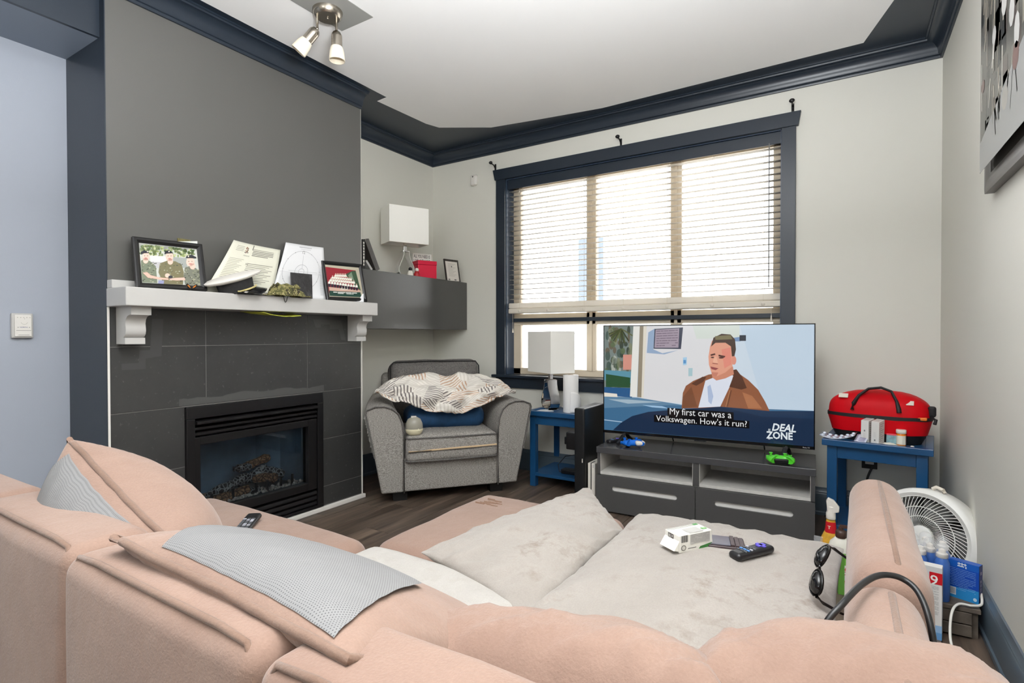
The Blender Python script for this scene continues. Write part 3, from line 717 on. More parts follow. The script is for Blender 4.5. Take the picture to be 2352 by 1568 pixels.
q0, q1, q2, q3 = Vector((-2.708, 1.955, MZ + .001)), Vector((-2.706, 2.098, MZ + .001)), Vector((-2.745, 2.125, 1.49)), Vector((-2.745, 1.975, 1.488))
n_ = (q1 - q0).cross(q3 - q0).normalized() * .006
MB().add([q0, q1, q2, q3, q0 - n_, q1 - n_, q2 - n_, q3 - n_], [(0, 1, 2, 3), (7, 6, 5, 4), (0, 4, 5, 1), (1, 5, 6, 2), (2, 6, 7, 3), (3, 7, 4, 0)]).build('cover', mat('black_leather', (44, 43, 44), .35, bump=(14, .7, .02)), fo, bevel=.003)
t, O, U, V = frame('picture_frame', 'small black picture frame at the right mantel end, group photo on red', 'picture frame',
                   (-2.785, 2.228, 1.590), (.035, .296, .006), (.075, -.020, -.250), .024, .016, frm)
P = Pic([(290, 365), (1270, 460), (1340, 1350), (400, 1270)], O, U, V)
P.poly([(290, 365), (1270, 460), (1340, 1350), (400, 1270)], (188, 180, 160), 0)
P.poly([(300, 430), (1170, 545), (1280, 1300), (385, 1180)], (150, 38, 50), 1)
P.poly([(860, 660), (1060, 560), (1170, 560), (1280, 1150), (1100, 1000)], (60, 84, 62), 2); P.poly([(930, 700), (1040, 590), (1100, 840), (1000, 760)], (120, 140, 118), 3)
P.poly([(385, 1010), (1250, 1120), (1260, 1200), (395, 1110)], (206, 170, 154), 3); P.poly([(395, 1110), (1260, 1190), (1290, 1330), (400, 1250)], (34, 66, 56), 3)
P.poly([(690, 1100), (800, 920), (900, 1000), (910, 1110)], (206, 196, 184), 4)
for row, (y0, y1, xa, xb, nn) in enumerate(((640, 650, 580, 860, 7), (700, 760, 490, 1010, 11), (770, 850, 440, 1090, 12), (830, 960, 395, 1160, 11))):
    for i in range(nn):
        f = i / (nn - 1); x = xa + (xb - xa) * f; y = y0 + (y1 - y0) * f
        P.poly([(x - 34, y + 90), (x - 28, y + 30), (x, y + 18), (x + 28, y + 32), (x + 34, y + 92)], (236, 232, 222), 5 + row); P.ell(x, y, 15, 20, (214, 176, 158), 6 + row, 8)
        if row == 3: P.poly([(x - 34, y + 90), (x + 34, y + 92), (x + 30, y + 175), (x - 26, y + 175)], (48, 40, 52), 9)
P.scribble(500, 1155, 1160, 1210, 22, (226, 226, 220), random.Random(1), 5, .05, 4); P.scribble(620, 1195, 1060, 1235, 18, (200, 206, 200), random.Random(2), 5, .1, 4)
P.build('photo', t, GLOSS)
# peaked cap
pc = thing('peaked_cap', 'white topped naval peaked cap with black band lying on the mantel', 'cap', (-2.68, 1.56, MZ))
Mc = Matrix.Translation((-2.69, 1.605, MZ + .062)) @ Matrix.Rotation(R_(-4), 4, 'Z') @ Matrix.Rotation(R_(20), 4, 'X') @ Matrix.Rotation(R_(6), 4, 'Y')
def capring(prof, n=36, mi=0, sx=1, sy=1):
    mb = MB(); mb.lathe(prof, n=n, sx=sx, sy=sy); mb.v = [tuple(Mc @ Vector(p)) for p in mb.v]; return mb
capring([(.075, -.05), (.078, -.05), (.082, .008), (.078, .012), (.06, .012)], sx=.72, sy=1.15).build('band', mat('black_felt', (38, 37, 38), .9, var=(60, .2)), pc, smooth=50)
capring([(.080, .008), (.104, .014), (.118, .020), (.120, .027), (.110, .033), (.07, .037), (.0, .039)], sx=.68, sy=1.25).build('crown', mat('white_cotton', (226, 221, 214), .8), pc, smooth=60)
def visor(u, v):
    a = R_(20 + 90 * u); r = .078 + .055 * v; p = Vector((r * .72 * math.sin(a), r * 1.15 * math.cos(a), -.045 - .028 * v - .01 * math.sin(math.pi * u) * v)); q = Mc @ p; q.z = max(q.z, MZ + .003); return q
MB().sheet(visor, 16, 5).build('visor', mat('patent_black', (18, 18, 20), .15), pc, smooth=60, solid=.003)
MB().tube([visor(i / 16, .12) + Vector((.004, 0, .008)) for i in range(17)], .0045, 6).build('chin_strap', mat('gold_cord', (206, 190, 130), .4), pc, smooth=60)
# camouflage bush hat, flattened
ch = thing('camouflage_hat', 'folded green camouflage bush hat lying on the mantel edge', 'hat', (-2.69, 1.86, MZ))
def hat(u, v):
    a = 2 * math.pi * u; r = v
    x = .05 * r * math.cos(a); y = .155 * r * math.sin(a)
    z = .046 * max(0, 1 - (r / .74) ** 8) * (1 - .25 * math.sin(a)) + .006 + .006 * mnoise.noise(Vector((x * 30, y * 24, 3))) * (1 if r < .8 else .3) + .003 * math.sin(y * 60 + x * 30)
    return Vector((-2.652 + x, 1.885 + y + x * .3, MZ + max(.004, z)))
MB().sheet(hat, 48, 18).build('brim_and_crown', camom, ch, smooth=80, solid=.003)
MB().tube([(-2.645, 1.80 + .02 * i, MZ + .056 + .006 * math.sin(i * 2)) for i in range(9)], [.013, .016, .015, .017, .015, .016, .015, .014, .008], 8).build('rolled_flap', camom, ch, smooth=60)
MB().tube([(-2.641, 1.855 + .026 * i / 8, MZ + .004 - .034 * math.sin(math.pi * i / 8)) for i in range(9)], .002, 6).build('chin_loop', black, ch, smooth=60)
nt = thing('notebook', 'thin black notebook with pale pages between the white cap and the camouflage hat', 'notebook', (-2.675, 1.70, MZ))
Mn = Matrix.Translation((-2.665, 1.685, MZ + .002)) @ Matrix.Rotation(R_(12), 4, 'Z')
MB().box(-.03, .03, -.075, .075, 0, .003, M=Mn).build('cover', black, nt); MB().box(-.028, .029, -.072, .072, .003, .010, M=Mn).build('pages', cream, nt); MB().box(-.03, .03, -.075, .075, .010, .013, M=Mn).build('cover', black, nt)
vs_ = thing('safety_vest', 'yellow green cloth tucked under the mantel shelf', 'cloth', (-2.72, 1.95, 1.24))
MB().sheet(lambda u, v: (-2.80 + .145 * v, 1.70 + .32 * u - .08 * v * (u - .5), 1.249 - .012 * math.sin(math.pi * u) - .012 * v * (.4 + u) + .003 * mnoise.noise(Vector((u * 8, v * 4, 0)))), 20, 6).build('cloth', mat('hi_vis_cloth', (186, 192, 70), .8, var=(20, .2)), vs_, smooth=70, solid=.003)
# ------------------------------------------------------------------ floating cabinet in the alcove
CT, CXF = 1.585, -2.862
cb = thing('floating_cabinet', 'long dark grey wall cabinet floating in the alcove beside the chimney', 'cabinet', (-3.06, 3.2, 1.168))
cabm = mat('graphite_lacquer', (80, 80, 78), .25)
box('body', cabm, cb, XL, CXF - .018, YC + .004, D - .003, 1.168, CT, .002)
box('front_panel', cabm, cb, CXF - .0175, CXF, YC + .004, D - .003, 1.168, CT, .0015)
def lamp(name, label, c, head, s=1.0):
    """table lamp: mirrored pear-shaped strip and a rectangular shade; head = heading of the wide side from +Y"""
    t = thing(name, label, 'lamp', c, group=None); c = Vector(c)
    Wd = Vector((math.sin(R_(head)), math.cos(R_(head)), 0)); Nn = Vector((Wd.y, -Wd.x, 0)); Z = Vector((0, 0, 1))
    half = [(0, 0.004), (.03, .006), (.055, .022), (.068, .05), (.066, .08), (.052, .115), (.036, .15), (.027, .18), (.024, .212)]
    out = [(a * s, b * s) for a, b in half]; loop = [(-a, b) for a, b in out[:0:-1]] + out
    th = .006 * s; vs = []; fs = []; n = len(loop); dd = .038 * s
    for i, (a, b) in enumerate(loop):
        p0 = loop[max(0, i - 1)]; p1 = loop[min(n - 1, i + 1)]; d = Vector((p1[0] - p0[0], p1[1] - p0[1])).normalized(); nn = (d.y, -d.x)
        for k, e in ((0, -dd), (0, dd), (1, dd), (1, -dd)):
            vs.append(c + Wd * (a - nn[0] * th * k) + Z * (b - nn[1] * th * k) + Nn * e)
    for i in range(n - 1):
        for k in range(4): k2 = (k + 1) % 4; fs.append((i * 4 + k, i * 4 + k2, (i + 1) * 4 + k2, (i + 1) * 4 + k))
    fs += [(3, 2, 1, 0), tuple((n - 1) * 4 + k for k in range(4))]
    MB().add(vs, fs).build('pear_base', chrome, t, smooth=35)
    def bx(w, d, z0, z1, M=None): return [c + Wd * (sx * w) + Nn * (sy * d) + Z * z for z in (z0, z1) for sx, sy in ((-1, -1), (1, -1), (1, 1), (-1, 1))]
    F6 = [(3, 2, 1, 0), (4, 5, 6, 7), (0, 1, 5, 4), (1, 2, 6, 5), (2, 3, 7, 6), (3, 0, 4, 7)]
    MB().add(bx(.05 * s, .04 * s, 0, .0045 * s), F6).build('foot_plate', chrome, t, bevel=.001)
    MB().add(bx(.027 * s, .031 * s, .206 * s, .216 * s), F6).add(bx(.014 * s, .012 * s, .216 * s, .262 * s), F6).build('neck', chrome, t, bevel=.002)
    MB().cyl(c + Z * .262 * s, c + Z * .33 * s, .014 * s, n=12).build('socket', cream, t, smooth=40)
    w, d, z0, z1 = .165 * s, .095 * s, .268 * s, .555 * s
    sh = mat('lamp_shade_white', (244, 242, 236), .8); MB().add(bx(w, d, z0, z1), F6[2:]).build('shade', sh, t, solid=.003)
    m = MB()
    for zz in (z0, z1):
        q = bx(w - .002, d - .002, zz, zz + .001)[:4]; m.tube([q[0], q[1], q[2], q[3]], .0022 * s, 6, closed=True)
    m.tube([bx(w, d, z0, z1)[5] * .5 + bx(w, d, z0, z1)[6] * .5, c + Z * .5 * s, bx(w, d, z0, z1)[4] * .5 + bx(w, d, z0, z1)[7] * .5], .0018, 6)
    m.tube([c + Z * .5 * s, c + Z * .33 * s], .003, 6); m.build('shade_wire', cream, t)
    return t
lamp('table_lamp', 'mirrored pear base lamp with white box shade on the floating cabinet', (-3.03, 3.235, CT), 24.7)
# books
def book(label, c, w, h, th, rz, tilt, m, group='books on the floating cabinet', ink=None, base=0):
    """spine faces local -y; th along x"""
    t = thing('book', label, 'book', c, R_(rz), group)
    M = Matrix.Rotation(R_(tilt), 4, 'Y')
    def B(*a): return MB().box(*a, M=M)
    mb = MB()
    for a in ((0, .003, 0, w, 0, h), (th - .003, th, 0, w, 0, h), (0, th, 0, .003, 0, h)): mb.box(*a, M=M)
    mb.build('cover', m, t, bevel=.001, local=True)
    B(.003, th - .003, .003, w - .004, .003, h - .003).build('pages', cream, t, local=True)
    if ink:
        mb = MB(); rr = random.Random(h)
        z = h * .12
        while z < h * .85:
            e = z + rr.uniform(.01, .028); mb.add([M @ Vector(p) for p in ((th * .25, -.0004, z), (th * .75, -.0004, z), (th * .75, -.0004, e), (th * .25, -.0004, e))], [(0, 1, 2, 3)], 0, ink); z = e + .006
        mb.build('spine_print', PRINT, t, local=True)
    return t
bkb = mat('book_black', (26, 25, 25), .45); bkd = mat('book_dark_brown', (62, 58, 54), .4, var=(20, .15)); bkg = mat('book_grey', (176, 174, 170), .6)
book('tall thin black book standing next to the chimney on the cabinet', (-2.915, 2.622, CT), .17, .245, .014, 90, 0, bkb, ink=(120, 118, 112))
book('black paperback with light spine lettering between tall black book and leaning album', (-2.885, 2.652, CT), .15, .21, .022, 80, 0, bkb, ink=(196, 192, 184))
book('large dark brown album leaning over at the left of the cabinet', (-2.905, 2.80, CT), .19, .235, .042, 90, -27, bkd)
book('low pale grey book wedged under the leaning brown album', (-2.90, 2.75, CT), .16, .082, .018, 90, -42, bkg)
# red box, sign, framed paper, small figures
rb = thing('red_box', 'bright red lidded box in front of the small white sign on the cabinet', 'box', (-2.93, 3.39, CT), R_(24.7 - 90 + 90))
redm = mat('red_card', (214, 22, 62), .35)
rbm = Matrix.Translation((-2.955, 3.385, CT)) @ Matrix.Rotation(R_(-24.7), 4, 'Z')
MB().box(-.062, .062, -.082, .082, .0, .108, M=rbm).build('body', redm, rb, bevel=.003); MB().box(-.064, .064, -.084, .084, .109, .142, M=rbm).build('lid', redm, rb, bevel=.003)
sg = thing('quote_sign', 'small white block sign with black lettering behind the red box', 'sign', (-3.07, 3.46, CT))
sM = Matrix.Translation((-3.07, 3.47, CT)) @ Matrix.Rotation(R_(-22), 4, 'Z')
MB().box(-.022, .022, -.082, .092, 0, .225, M=sM).build('block', mat('sign_white', (232, 230, 224), .6), sg, bevel=.002)
mb = MB(); A = sM.to_3x3() @ Vector((0, 1, 0)); o0 = sM @ Vector((.0226, -.076, .0))
mb.text('ALL YOU NEED IS', o0 + Vector((0, 0, .188)), A, (0, 0, 1), .152, (40, 40, 40), .01, 0, 1.9); mb.text('LOVE...AND A CAT', o0 + Vector((0, 0, .152)), A, (0, 0, 1), .152, (40, 40, 40), .01, 0, 1.9)
mb.build('lettering', PRINT, sg)
fgx = mat('figurine_red', (176, 36, 40), .4); fgw = mat('figurine_white', (224, 218, 208), .5)
for lab, c, m1, m2 in (('small white figurine with a black face inside the lamp loop on the cabinet', (-2.93, 3.19, CT), fgw, black), ('small red and white figurine right of the lamp loop on the cabinet', (-2.92, 3.255, CT), fgx, fgw)):
    f = thing('figurine', lab, 'figurine', c); c = Vector(c)
    MB().lathe([(.022, 0), (.026, .012), (.02, .036), (.011, .048)], c, n=14).build('body', m1, f, smooth=60); MB().ball(c + Vector((0, 0, .058)), .016, 12, 8).build('head', m2, f, smooth=60)
c0 = Vector((-2.868, 3.60, CT)); bu = Vector((.035, .150, .0)); bv = Vector((-.03, 0, .19)); nn = bu.cross(bv).normalized()
ft = thing('award_frame', 'small dark frame with a pale printed card at the right end of the cabinet', 'picture frame', tuple(c0))
c0 = c0 + Vector((-.025, 0, 0))
MB().add([c0 + bu * a + bv * b - nn * e for e in (0, .012) for a, b in ((0, .002), (1, .002), (1, 1), (0, 1))], [(3, 2, 1, 0)[::-1], (4, 5, 6, 7)[::-1], (0, 1, 5, 4)[::-1], (1, 2, 6, 5)[::-1], (2, 3, 7, 6)[::-1], (3, 0, 4, 7)[::-1]]).build('frame', mat('mottled_dark', (52, 48, 44), .4, var=(60, .6)), ft)
P = Pic([(0, 0), (1, 0), (1, 1), (0, 1)], c0 + bv, bu, -bv); P.n = -P.n if P.n.dot(Vector((1, -.3, 0))) < 0 else P.n
P.rect(.06, .1, .9, .985, (216, 210, 202), 2)
for k in range(11): P.rect(.22, .2 + k * .055, .74 - .1 * (k % 3), .215 + k * .055, (166, 160, 154), 3)
P.rect(.44, .3, .5, .36, (90, 90, 90), 4); P.rect(.14, .9, .26, .96, (110, 106, 104), 4); P.rect(.56, .9, .7, .96, (110, 106, 104), 4)
P.build('card', ft)
# ------------------------------------------------------------------ wall and ceiling fittings
ms = thing('motion_sensor', 'small white motion sensor on the window wall near the corner', 'sensor', (-2.772, D, 2.43))
MB().soft(-2.802, -2.738, D - .034, D - .001, 2.43, 2.522, .014, (0, .006, 0), 3).build('body', trimw, ms, smooth=60); MB().ball((-2.77, D - .038, 2.502), (.006, .004, .006), 10, 8).build('lens', black, ms, smooth=60)
kp = thing('thermostat', 'white wall thermostat box on the pale blue hall wall', 'thermostat', (XL, .913, 1.11))
MB().box(XL, XL + .02, .874, .952, 1.109, 1.224).build('body', mantw, kp, bevel=.005); MB().box(XL + .02, XL + .026, .884, .944, 1.116, 1.216).build('cover', trimw, kp, bevel=.003)
P = Pic([(540, 335), (1165, 335), (1165, 1165), (540, 1165)], (XL + .0262, .885, 1.216), (0, .058, 0), (0, 0, -.1))
P.text('NORPAC', 712, 825, 1025, 825, (80, 84, 136), 1, .01)
P.ell(650, 810, 16, 14, (50, 50, 60)); P.ell(1085, 810, 16, 14, (50, 50, 60)); P.rect(575, 925, 1150, 937, (90, 88, 84)); P.rect(655, 1098, 1080, 1110, (70, 68, 66)); P.poly([(895, 465), (915, 480), (895, 498)], (60, 60, 60))
P.line([(760, 620), (800, 670), (860, 695), (920, 695), (980, 665), (1015, 615)], 10, (160, 158, 150))
for k in range(5): P.rect(610 + k * 118, 420, 655 + k * 118, 445, (178, 174, 166))
P.build('markings', kp)
# framed dark picture on the right wall
pf = mat('dark_walnut_frame', (58, 46, 44), .3)
t, O, U, V = frame('wall_picture', 'large dark framed print of a busy street high on the right wall', 'picture', (XR - .002, 2.572, 2.62), (0, -.78, 0), (0, 0, -.99), .062, .03, pf)
t.location.x -= .03
O = O + Vector((-.03, 0, 0))
P = Pic([(0, 0), (100, 0), (100, 100), (0, 100)], O, U, V)
P.rect(0, 0, 100, 100, (98, 96, 90), 0); rr = random.Random(12)
for k in range(60):
    x, y = rr.uniform(0, 92), rr.uniform(0, 92); P.rect(x, y, min(100, x + rr.uniform(4, 14)), min(100, y + rr.uniform(5, 22)), rr.choice(((58, 58, 56), (78, 76, 70), (120, 116, 108), (44, 46, 46), (140, 134, 124), (90, 80, 76))), 1)
for k in range(34):
    x, y = rr.uniform(1, 80), rr.uniform(5, 80); P.line([(x, y), (x + rr.uniform(-6, 6), y + rr.uniform(8, 20))], rr.uniform(.7, 1.8), rr.choice(((196, 188, 172), (170, 160, 146), (210, 206, 196))), 2)
for k in range(10): P.ell(rr.uniform(6, 90), rr.uniform(40, 92), rr.uniform(2, 6), rr.uniform(2, 6), rr.choice(((206, 204, 200), (110, 70, 66), (160, 156, 150))), 3, 9)
P.poly([(0, 88), (100, 70), (100, 100), (0, 100)], (150, 150, 150), 2)
P.build('print', t, GLOSS)
# ceiling spotlight
cs = thing('ceiling_spotlight', 'brushed nickel ceiling light with round plate and frosted swivel spots', 'ceiling light', (-2.245, 1.84, CE - .03))
cz = CE - .0045
MB().lathe([(.0, -.034), (.058, -.034), (.067, -.026), (.072, -.012), (.074, 0), (.0, 0)], (-2.245, 1.84, cz), n=36).build('plate', nickel, cs, smooth=35)
MB().ball((-2.243, 1.838, cz - .037), (.005, .005, .005), 8, 6).build('screw', nickel, cs, smooth=60)
frost = mat('frosted_glass', (232, 222, 202), .35)
def spot(base, stem, dr):
    base = Vector(base); e = base + Vector((0, 0, -stem)); dr = Vector(dr).normalized()
    sp = MB().cyl(base, e, .0068, n=12).ball(e, .009, 10, 8).build('stem', nickel, cs, smooth=50)
    MB().lathe([(.004, 0), (.018, .004), (.0265, .018), (.0275, .03), (.0275, .082), (.0, .082)], e, dr, 24).build('spot_body', nickel, sp, smooth=40)
    MB().lathe([(.027, .078), (.031, .085), (.036, .105), (.039, .135), (.0395, .150), (.037, .150), (.033, .11), (.0, .10)], e, dr, 28, capped=False).build('glass_shade', frost, sp, smooth=60)
spot((-2.296, 1.815, cz - .03), .055, (-.55, -.34, -.76))
spot((-2.222, 1.876, cz - .03), .062, (.02, 0, -1))
# ------------------------------------------------------------------ TV unit and television
tu = thing('tv_unit', 'charcoal low tv unit with two open bays and two slotted drawers', 'tv stand', (-.735, 3.21, 0), R_(2.6))
u0, u1, dp, Ht = -.605, .605, .40, .41
def L(nm, m, x0, x1, y0, y1, z0, z1, bv=.0015, par=None): return box(nm, m, par or tu, x0, x1, y0, y1, z0, z1, bv, True)
L('top', mat('charcoal_gloss', (74, 74, 76), .14, spec=.7), u0 - .004, u1 + .004, -.006, dp, Ht - .038, Ht)
L('side_panel', darkgrey, u0, u0 + .018, .016, dp, .012, Ht - .038); L('side_panel', darkgrey, u1 - .018, u1, .016, dp, .012, Ht - .038)
L('divider', darkgrey, -.018, .018, .002, dp, .24, Ht - .038)
L('front_stile', darkgrey, u0, u0 + .02, 0, .016, .236, Ht - .038); L('front_stile', darkgrey, u1 - .02, u1, 0, .016, .236, Ht - .038)
L('carcase', greywood, u0 + .018, u1 - .018, .02, dp - .01, .014, .236); L('back_panel', greywood, u0 + .018, u1 - .018, dp - .01, dp, .012, Ht - .038)
for a, b in ((u0 + .02, -.018), (.018, u1 - .02)):
    L('bay_shelf', greywood, a, b, .001, dp - .01, .236, .254); L('bay_lining', greywood, a, a + .003, .003, dp - .01, .254, Ht - .04); L('bay_lining', greywood, b - .003, b, .003, dp - .01, .254, Ht - .04)
for a, b in ((u0, -.003), (.003, u1)):
    m = (a + b) / 2; hw = .20; zc, hh = .158, .0155; n = 8
    slot = [(m + hw - hh + hh * math.sin(R_(t)), zc + hh * math.cos(R_(t))) for t in range(0, 181, 180 // n)] + [(m - hw + hh - hh * math.sin(R_(t)), zc - hh * math.cos(R_(t))) for t in range(0, 181, 180 // n)]
    bm = bmesh.new()
    ov = [bm.verts.new((x, -.018, z)) for x, z in ((a, .012), (b, .012), (b, .234), (a, .234))]; iv = [bm.verts.new((x, -.018, z)) for x, z in slot]
    es = [bm.edges.new((ov[i], ov[(i + 1) % 4])) for i in range(4)] + [bm.edges.new((iv[i], iv[(i + 1) % len(iv)])) for i in range(len(iv))]
    bmesh.ops.triangle_fill(bm, edges=es, use_beauty=True)
    bmesh.ops.recalc_face_normals(bm, faces=bm.faces)
    ex = bmesh.ops.extrude_face_region(bm, geom=list(bm.faces)); bmesh.ops.translate(bm, vec=(0, .018, 0), verts=[v for v in ex['geom'] if isinstance(v, bmesh.types.BMVert)])
    bmesh.ops.recalc_face_normals(bm, faces=bm.faces)
    bm.verts.index_update(); mb = MB().add([tuple(v.co) for v in bm.verts], [tuple(v.index for v in f.verts) for f in bm.faces]); bm.free()
    dr = mb.build('drawer', darkgrey, tu, local=True)
    MB().box(m - hw - .01, m + hw + .01, -.004, .0, zc - .03, zc + .03).build('pull_slot', mat('slot_white', (226, 224, 220), .5), dr, local=True)
# television
TA = math.atan2(.103, 1.236)
tv = thing('television', 'large black flat screen television showing a man in a brown jacket', 'tv', (-.761, 3.434, .41), TA)
tw, z0, z1 = 1.24, .466 - .41, 1.184 - .41
MB().box(-tw / 2, tw / 2, 0, .03, z0, z1).box(-.45, .45, .03, .07, z0 + .03, z0 + .42).build('casing', blackpl, tv, bevel=.003, local=True)
mb = MB(); bz = .006
for b in ((-tw / 2, tw / 2, z1 - bz, z1), (-tw / 2, tw / 2, z0, z0 + .018), (-tw / 2, -tw / 2 + bz, z0, z1), (tw / 2 - bz, tw / 2, z0, z1)): mb.box(b[0], b[1], -.004, 0, b[2], b[3])
mb.build('bezel', mat('bezel_black', (14, 14, 15), .2), tv, local=True)
MB().box(-.035, .035, -.005, .012, z0 - .007, z0 + .002).build('sensor_bar', blackpl, tv, local=True)
for sx in (-.475, .475):
    MB().tube([(sx, .012, z0 + .01), (sx - .012, -.04, .03), (sx - .02, -.105, .006)], [.014, .013, .010], 8).tube([(sx, .014, z0 + .01), (sx + .012, .05, .03), (sx + .02, .10, .006)], [.014, .013, .010], 8).build('foot', black, tv, smooth=50, local=True)
Mt = MOF[tv.name]; cx0 = Mt @ Vector((-tw / 2 + bz, -.0015, z1 - bz)); Ax = Mt.to_3x3() @ Vector((tw - 2 * bz, 0, 0))
P = Pic([(123, 84), (2222, 88), (2222, 1322), (123, 1116)], cx0, Ax, (0, 0, -(z1 - z0 - bz - .018)), .0002)
P.poly([(123, 84), (2222, 88), (2222, 1322), (123, 1116)], (206, 220, 232), 0)
P.poly([(500, 86), (1260, 86), (1180, 900), (490, 820)], (222, 222, 224), 1); P.poly([(1000, 86), (1470, 86), (1470, 220), (1040, 220)], (214, 222, 214), 2); P.poly([(1470, 87), (2222, 88), (2222, 960), (1720, 930)], (196, 214, 230), 1)
P.poly([(123, 84), (420, 86), (400, 800), (123, 760)], (120, 132, 128), 1)
rr = random.Random(3)
for k in range(70): P.ell(rr.uniform(150, 385), rr.uniform(110, 700), rr.uniform(12, 30), rr.uniform(20, 60), rr.choice(((92, 108, 78), (128, 134, 108), (74, 92, 84), (170, 176, 166), (104, 96, 80), (60, 70, 60))), 2, 8)
for k in range(16): a = rr.uniform(20, 160); P.line([(290, 110), (290 + 130 * math.cos(R_(a)), 110 + 150 * math.sin(R_(a)))], 12, rr.choice(((74, 84, 48), (96, 100, 60), (60, 66, 44))), 3)
P.poly([(310, 370), (395, 370), (395, 520), (310, 520)], (214, 148, 132), 3); P.poly([(123, 520), (400, 540), (400, 660), (123, 620)], (96, 150, 170), 3); P.poly([(140, 560), (380, 600), (380, 700), (140, 690)], (46, 84, 56), 4)
P.poly([(123, 690), (400, 705), (395, 800), (123, 770)], (44, 92, 140), 4); P.poly([(123, 745), (250, 760), (255, 792), (123, 785)], (232, 226, 214), 5)
P.poly([(412, 86), (475, 86), (445, 795), (378, 788)], (232, 232, 226), 5); P.poly([(475, 86), (512, 86), (492, 800), (450, 795)], (150, 140, 122), 5); P.poly([(512, 86), (545, 86), (512, 805), (492, 800)], (226, 220, 206), 5)
P.poly([(123, 780), (450, 800), (900, 880), (900, 1000), (123, 1010)], (96, 134, 164), 3); P.poly([(123, 900), (760, 880), (2222, 960), (2222, 1322), (123, 1116)], (66, 110, 146), 4)
P.poly([(160, 812), (360, 818), (700, 850), (360, 860)], (164, 186, 200), 5); P.poly([(500, 875), (700, 890), (770, 915), (600, 900)], (160, 196, 226), 5); P.line([(123, 1018), (300, 1042)], 8, (176, 200, 222), 5)
hood = [(210, 1122), (290, 1050), (400, 985), (560, 945), (800, 928), (1090, 915), (1280, 903), (1500, 925), (1780, 955), (2222, 962), (2222, 1322)]
P.poly(hood, (30, 48, 74), 8); P.poly([(1290, 906), (1800, 958), (2222, 964), (2222, 1040), (1700, 1010)], (34, 56, 84), 9)
P.poly([(560, 150), (625, 112), (610, 320), (700, 360), (860, 330), (720, 372), (545, 355)], (150, 172, 200), 3)
P.poly([(622, 116), (905, 104), (885, 320), (612, 314)], (62, 66, 84), 4); P.poly([(632, 124), (868, 112), (860, 306), (622, 304)], (166, 152, 166), 5)
for k in range(7): P.scribble(640, 140 + k * 24, 855, 132 + k * 25, 9, (122, 108, 124), rr, 6, .1, 5)
P.poly([(905, 405), (945, 402), (942, 480), (905, 482)], (168, 206, 232), 4); P.rect(910, 430, 936, 465, (96, 150, 200), 5); P.poly([(960, 512), (1002, 512), (1000, 592), (960, 594)], (170, 200, 206), 4)
P.poly([(1400, 215), (1475, 205), (1480, 250), (1430, 250)], (120, 150, 190), 4); P.rect(1470, 188, 1535, 246, (44, 48, 60), 5)
# the man on the screen
P.poly([(893, 915), (905, 760), (935, 690), (1010, 640), (1160, 580), (1420, 540), (1560, 640), (1660, 740), (1730, 860), (1775, 955), (1500, 925), (1280, 903), (1090, 915)], (146, 92, 64), 5)
P.poly([(1060, 910), (1130, 640), (1240, 600), (1410, 590), (1380, 690), (1280, 903)], (222, 228, 240), 6); P.poly([(1150, 700), (1180, 680), (1210, 800), (1190, 880), (1160, 850)], (176, 192, 220), 7)
P.poly([(1390, 540), (1440, 530), (1500, 610), (1545, 720), (1490, 735), (1370, 705), (1410, 600)], (86, 54, 40), 7); P.poly([(990, 670), (1100, 600), (1140, 605), (1110, 650), (1040, 690)], (92, 58, 42), 7)
P.poly([(1500, 760), (1600, 800), (1700, 930), (1560, 925)], (176, 116, 80), 6); P.line([(1390, 740), (1350, 905)], 12, (112, 70, 50), 7); P.line([(1375, 740), (1335, 905)], 5, (190, 140, 100), 8); P.poly([(905, 800), (990, 700), (1050, 900), (900, 912)], (124, 78, 54), 6)
P.poly([(1190, 560), (1405, 500), (1415, 580), (1330, 620), (1240, 640), (1200, 610)], (206, 138, 112), 8)
P.poly([(1175, 300), (1195, 240), (1300, 215), (1400, 250), (1410, 400), (1400, 500), (1330, 560), (1240, 600), (1190, 560), (1165, 480), (1160, 400)], (226, 160, 134), 9)
P.poly([(1185, 300), (1210, 210), (1290, 172), (1380, 180), (1425, 230), (1435, 330), (1420, 400), (1395, 400), (1385, 300), (1330, 262), (1230, 262)], (74, 56, 48), 10)
P.poly([(1290, 330), (1380, 310), (1390, 480), (1320, 520)], (226, 140, 122), 10); P.ell(1415, 440, 24, 44, (222, 148, 128), 10); P.poly([(1225, 195), (1380, 185), (1400, 228), (1230, 232)], (124, 116, 84), 11)
P.poly([(1180, 378), (1225, 366), (1230, 382), (1184, 394)], (84, 50, 44), 11); P.poly([(1262, 380), (1330, 396), (1322, 410), (1260, 398)], (84, 50, 44), 11); P.ell(1205, 408, 22, 8, (90, 56, 50), 11); P.ell(1288, 412, 26, 9, (90, 56, 50), 11)
P.poly([(1215, 400), (1240, 402), (1256, 468), (1205, 462)], (236, 178, 150), 11); P.line([(1200, 466), (1254, 474)], 9, (160, 90, 78), 12); P.poly([(1180, 498), (1262, 518), (1232, 536), (1190, 524)], (150, 76, 76), 12); P.poly([(1190, 555), (1260, 560), (1240, 600), (1200, 585)], (200, 130, 110), 11)
P.poly([(752, 908), (1415, 962), (1414, 1054), (752, 992)], (14, 15, 18), 12); P.poly([(618, 975), (1572, 1052), (1572, 1128), (618, 1046)], (14, 15, 18), 13)
P.text('My first car was a', 775, 972, 1392, 1022, (240, 240, 240), 15, 0, 0, 1.15); P.text("Volkswagen. How's it run?", 640, 1036, 1548, 1112, (240, 240, 240), 15, 0, 0, 1.05)
P.text('DEAL', 1800, 1150, 2040, 1172, (228, 236, 240), 14, .03, .22, 1.15); P.text('ZONE', 1742, 1226, 2010, 1248, (228, 236, 240), 14, .03, 0, 1.15)
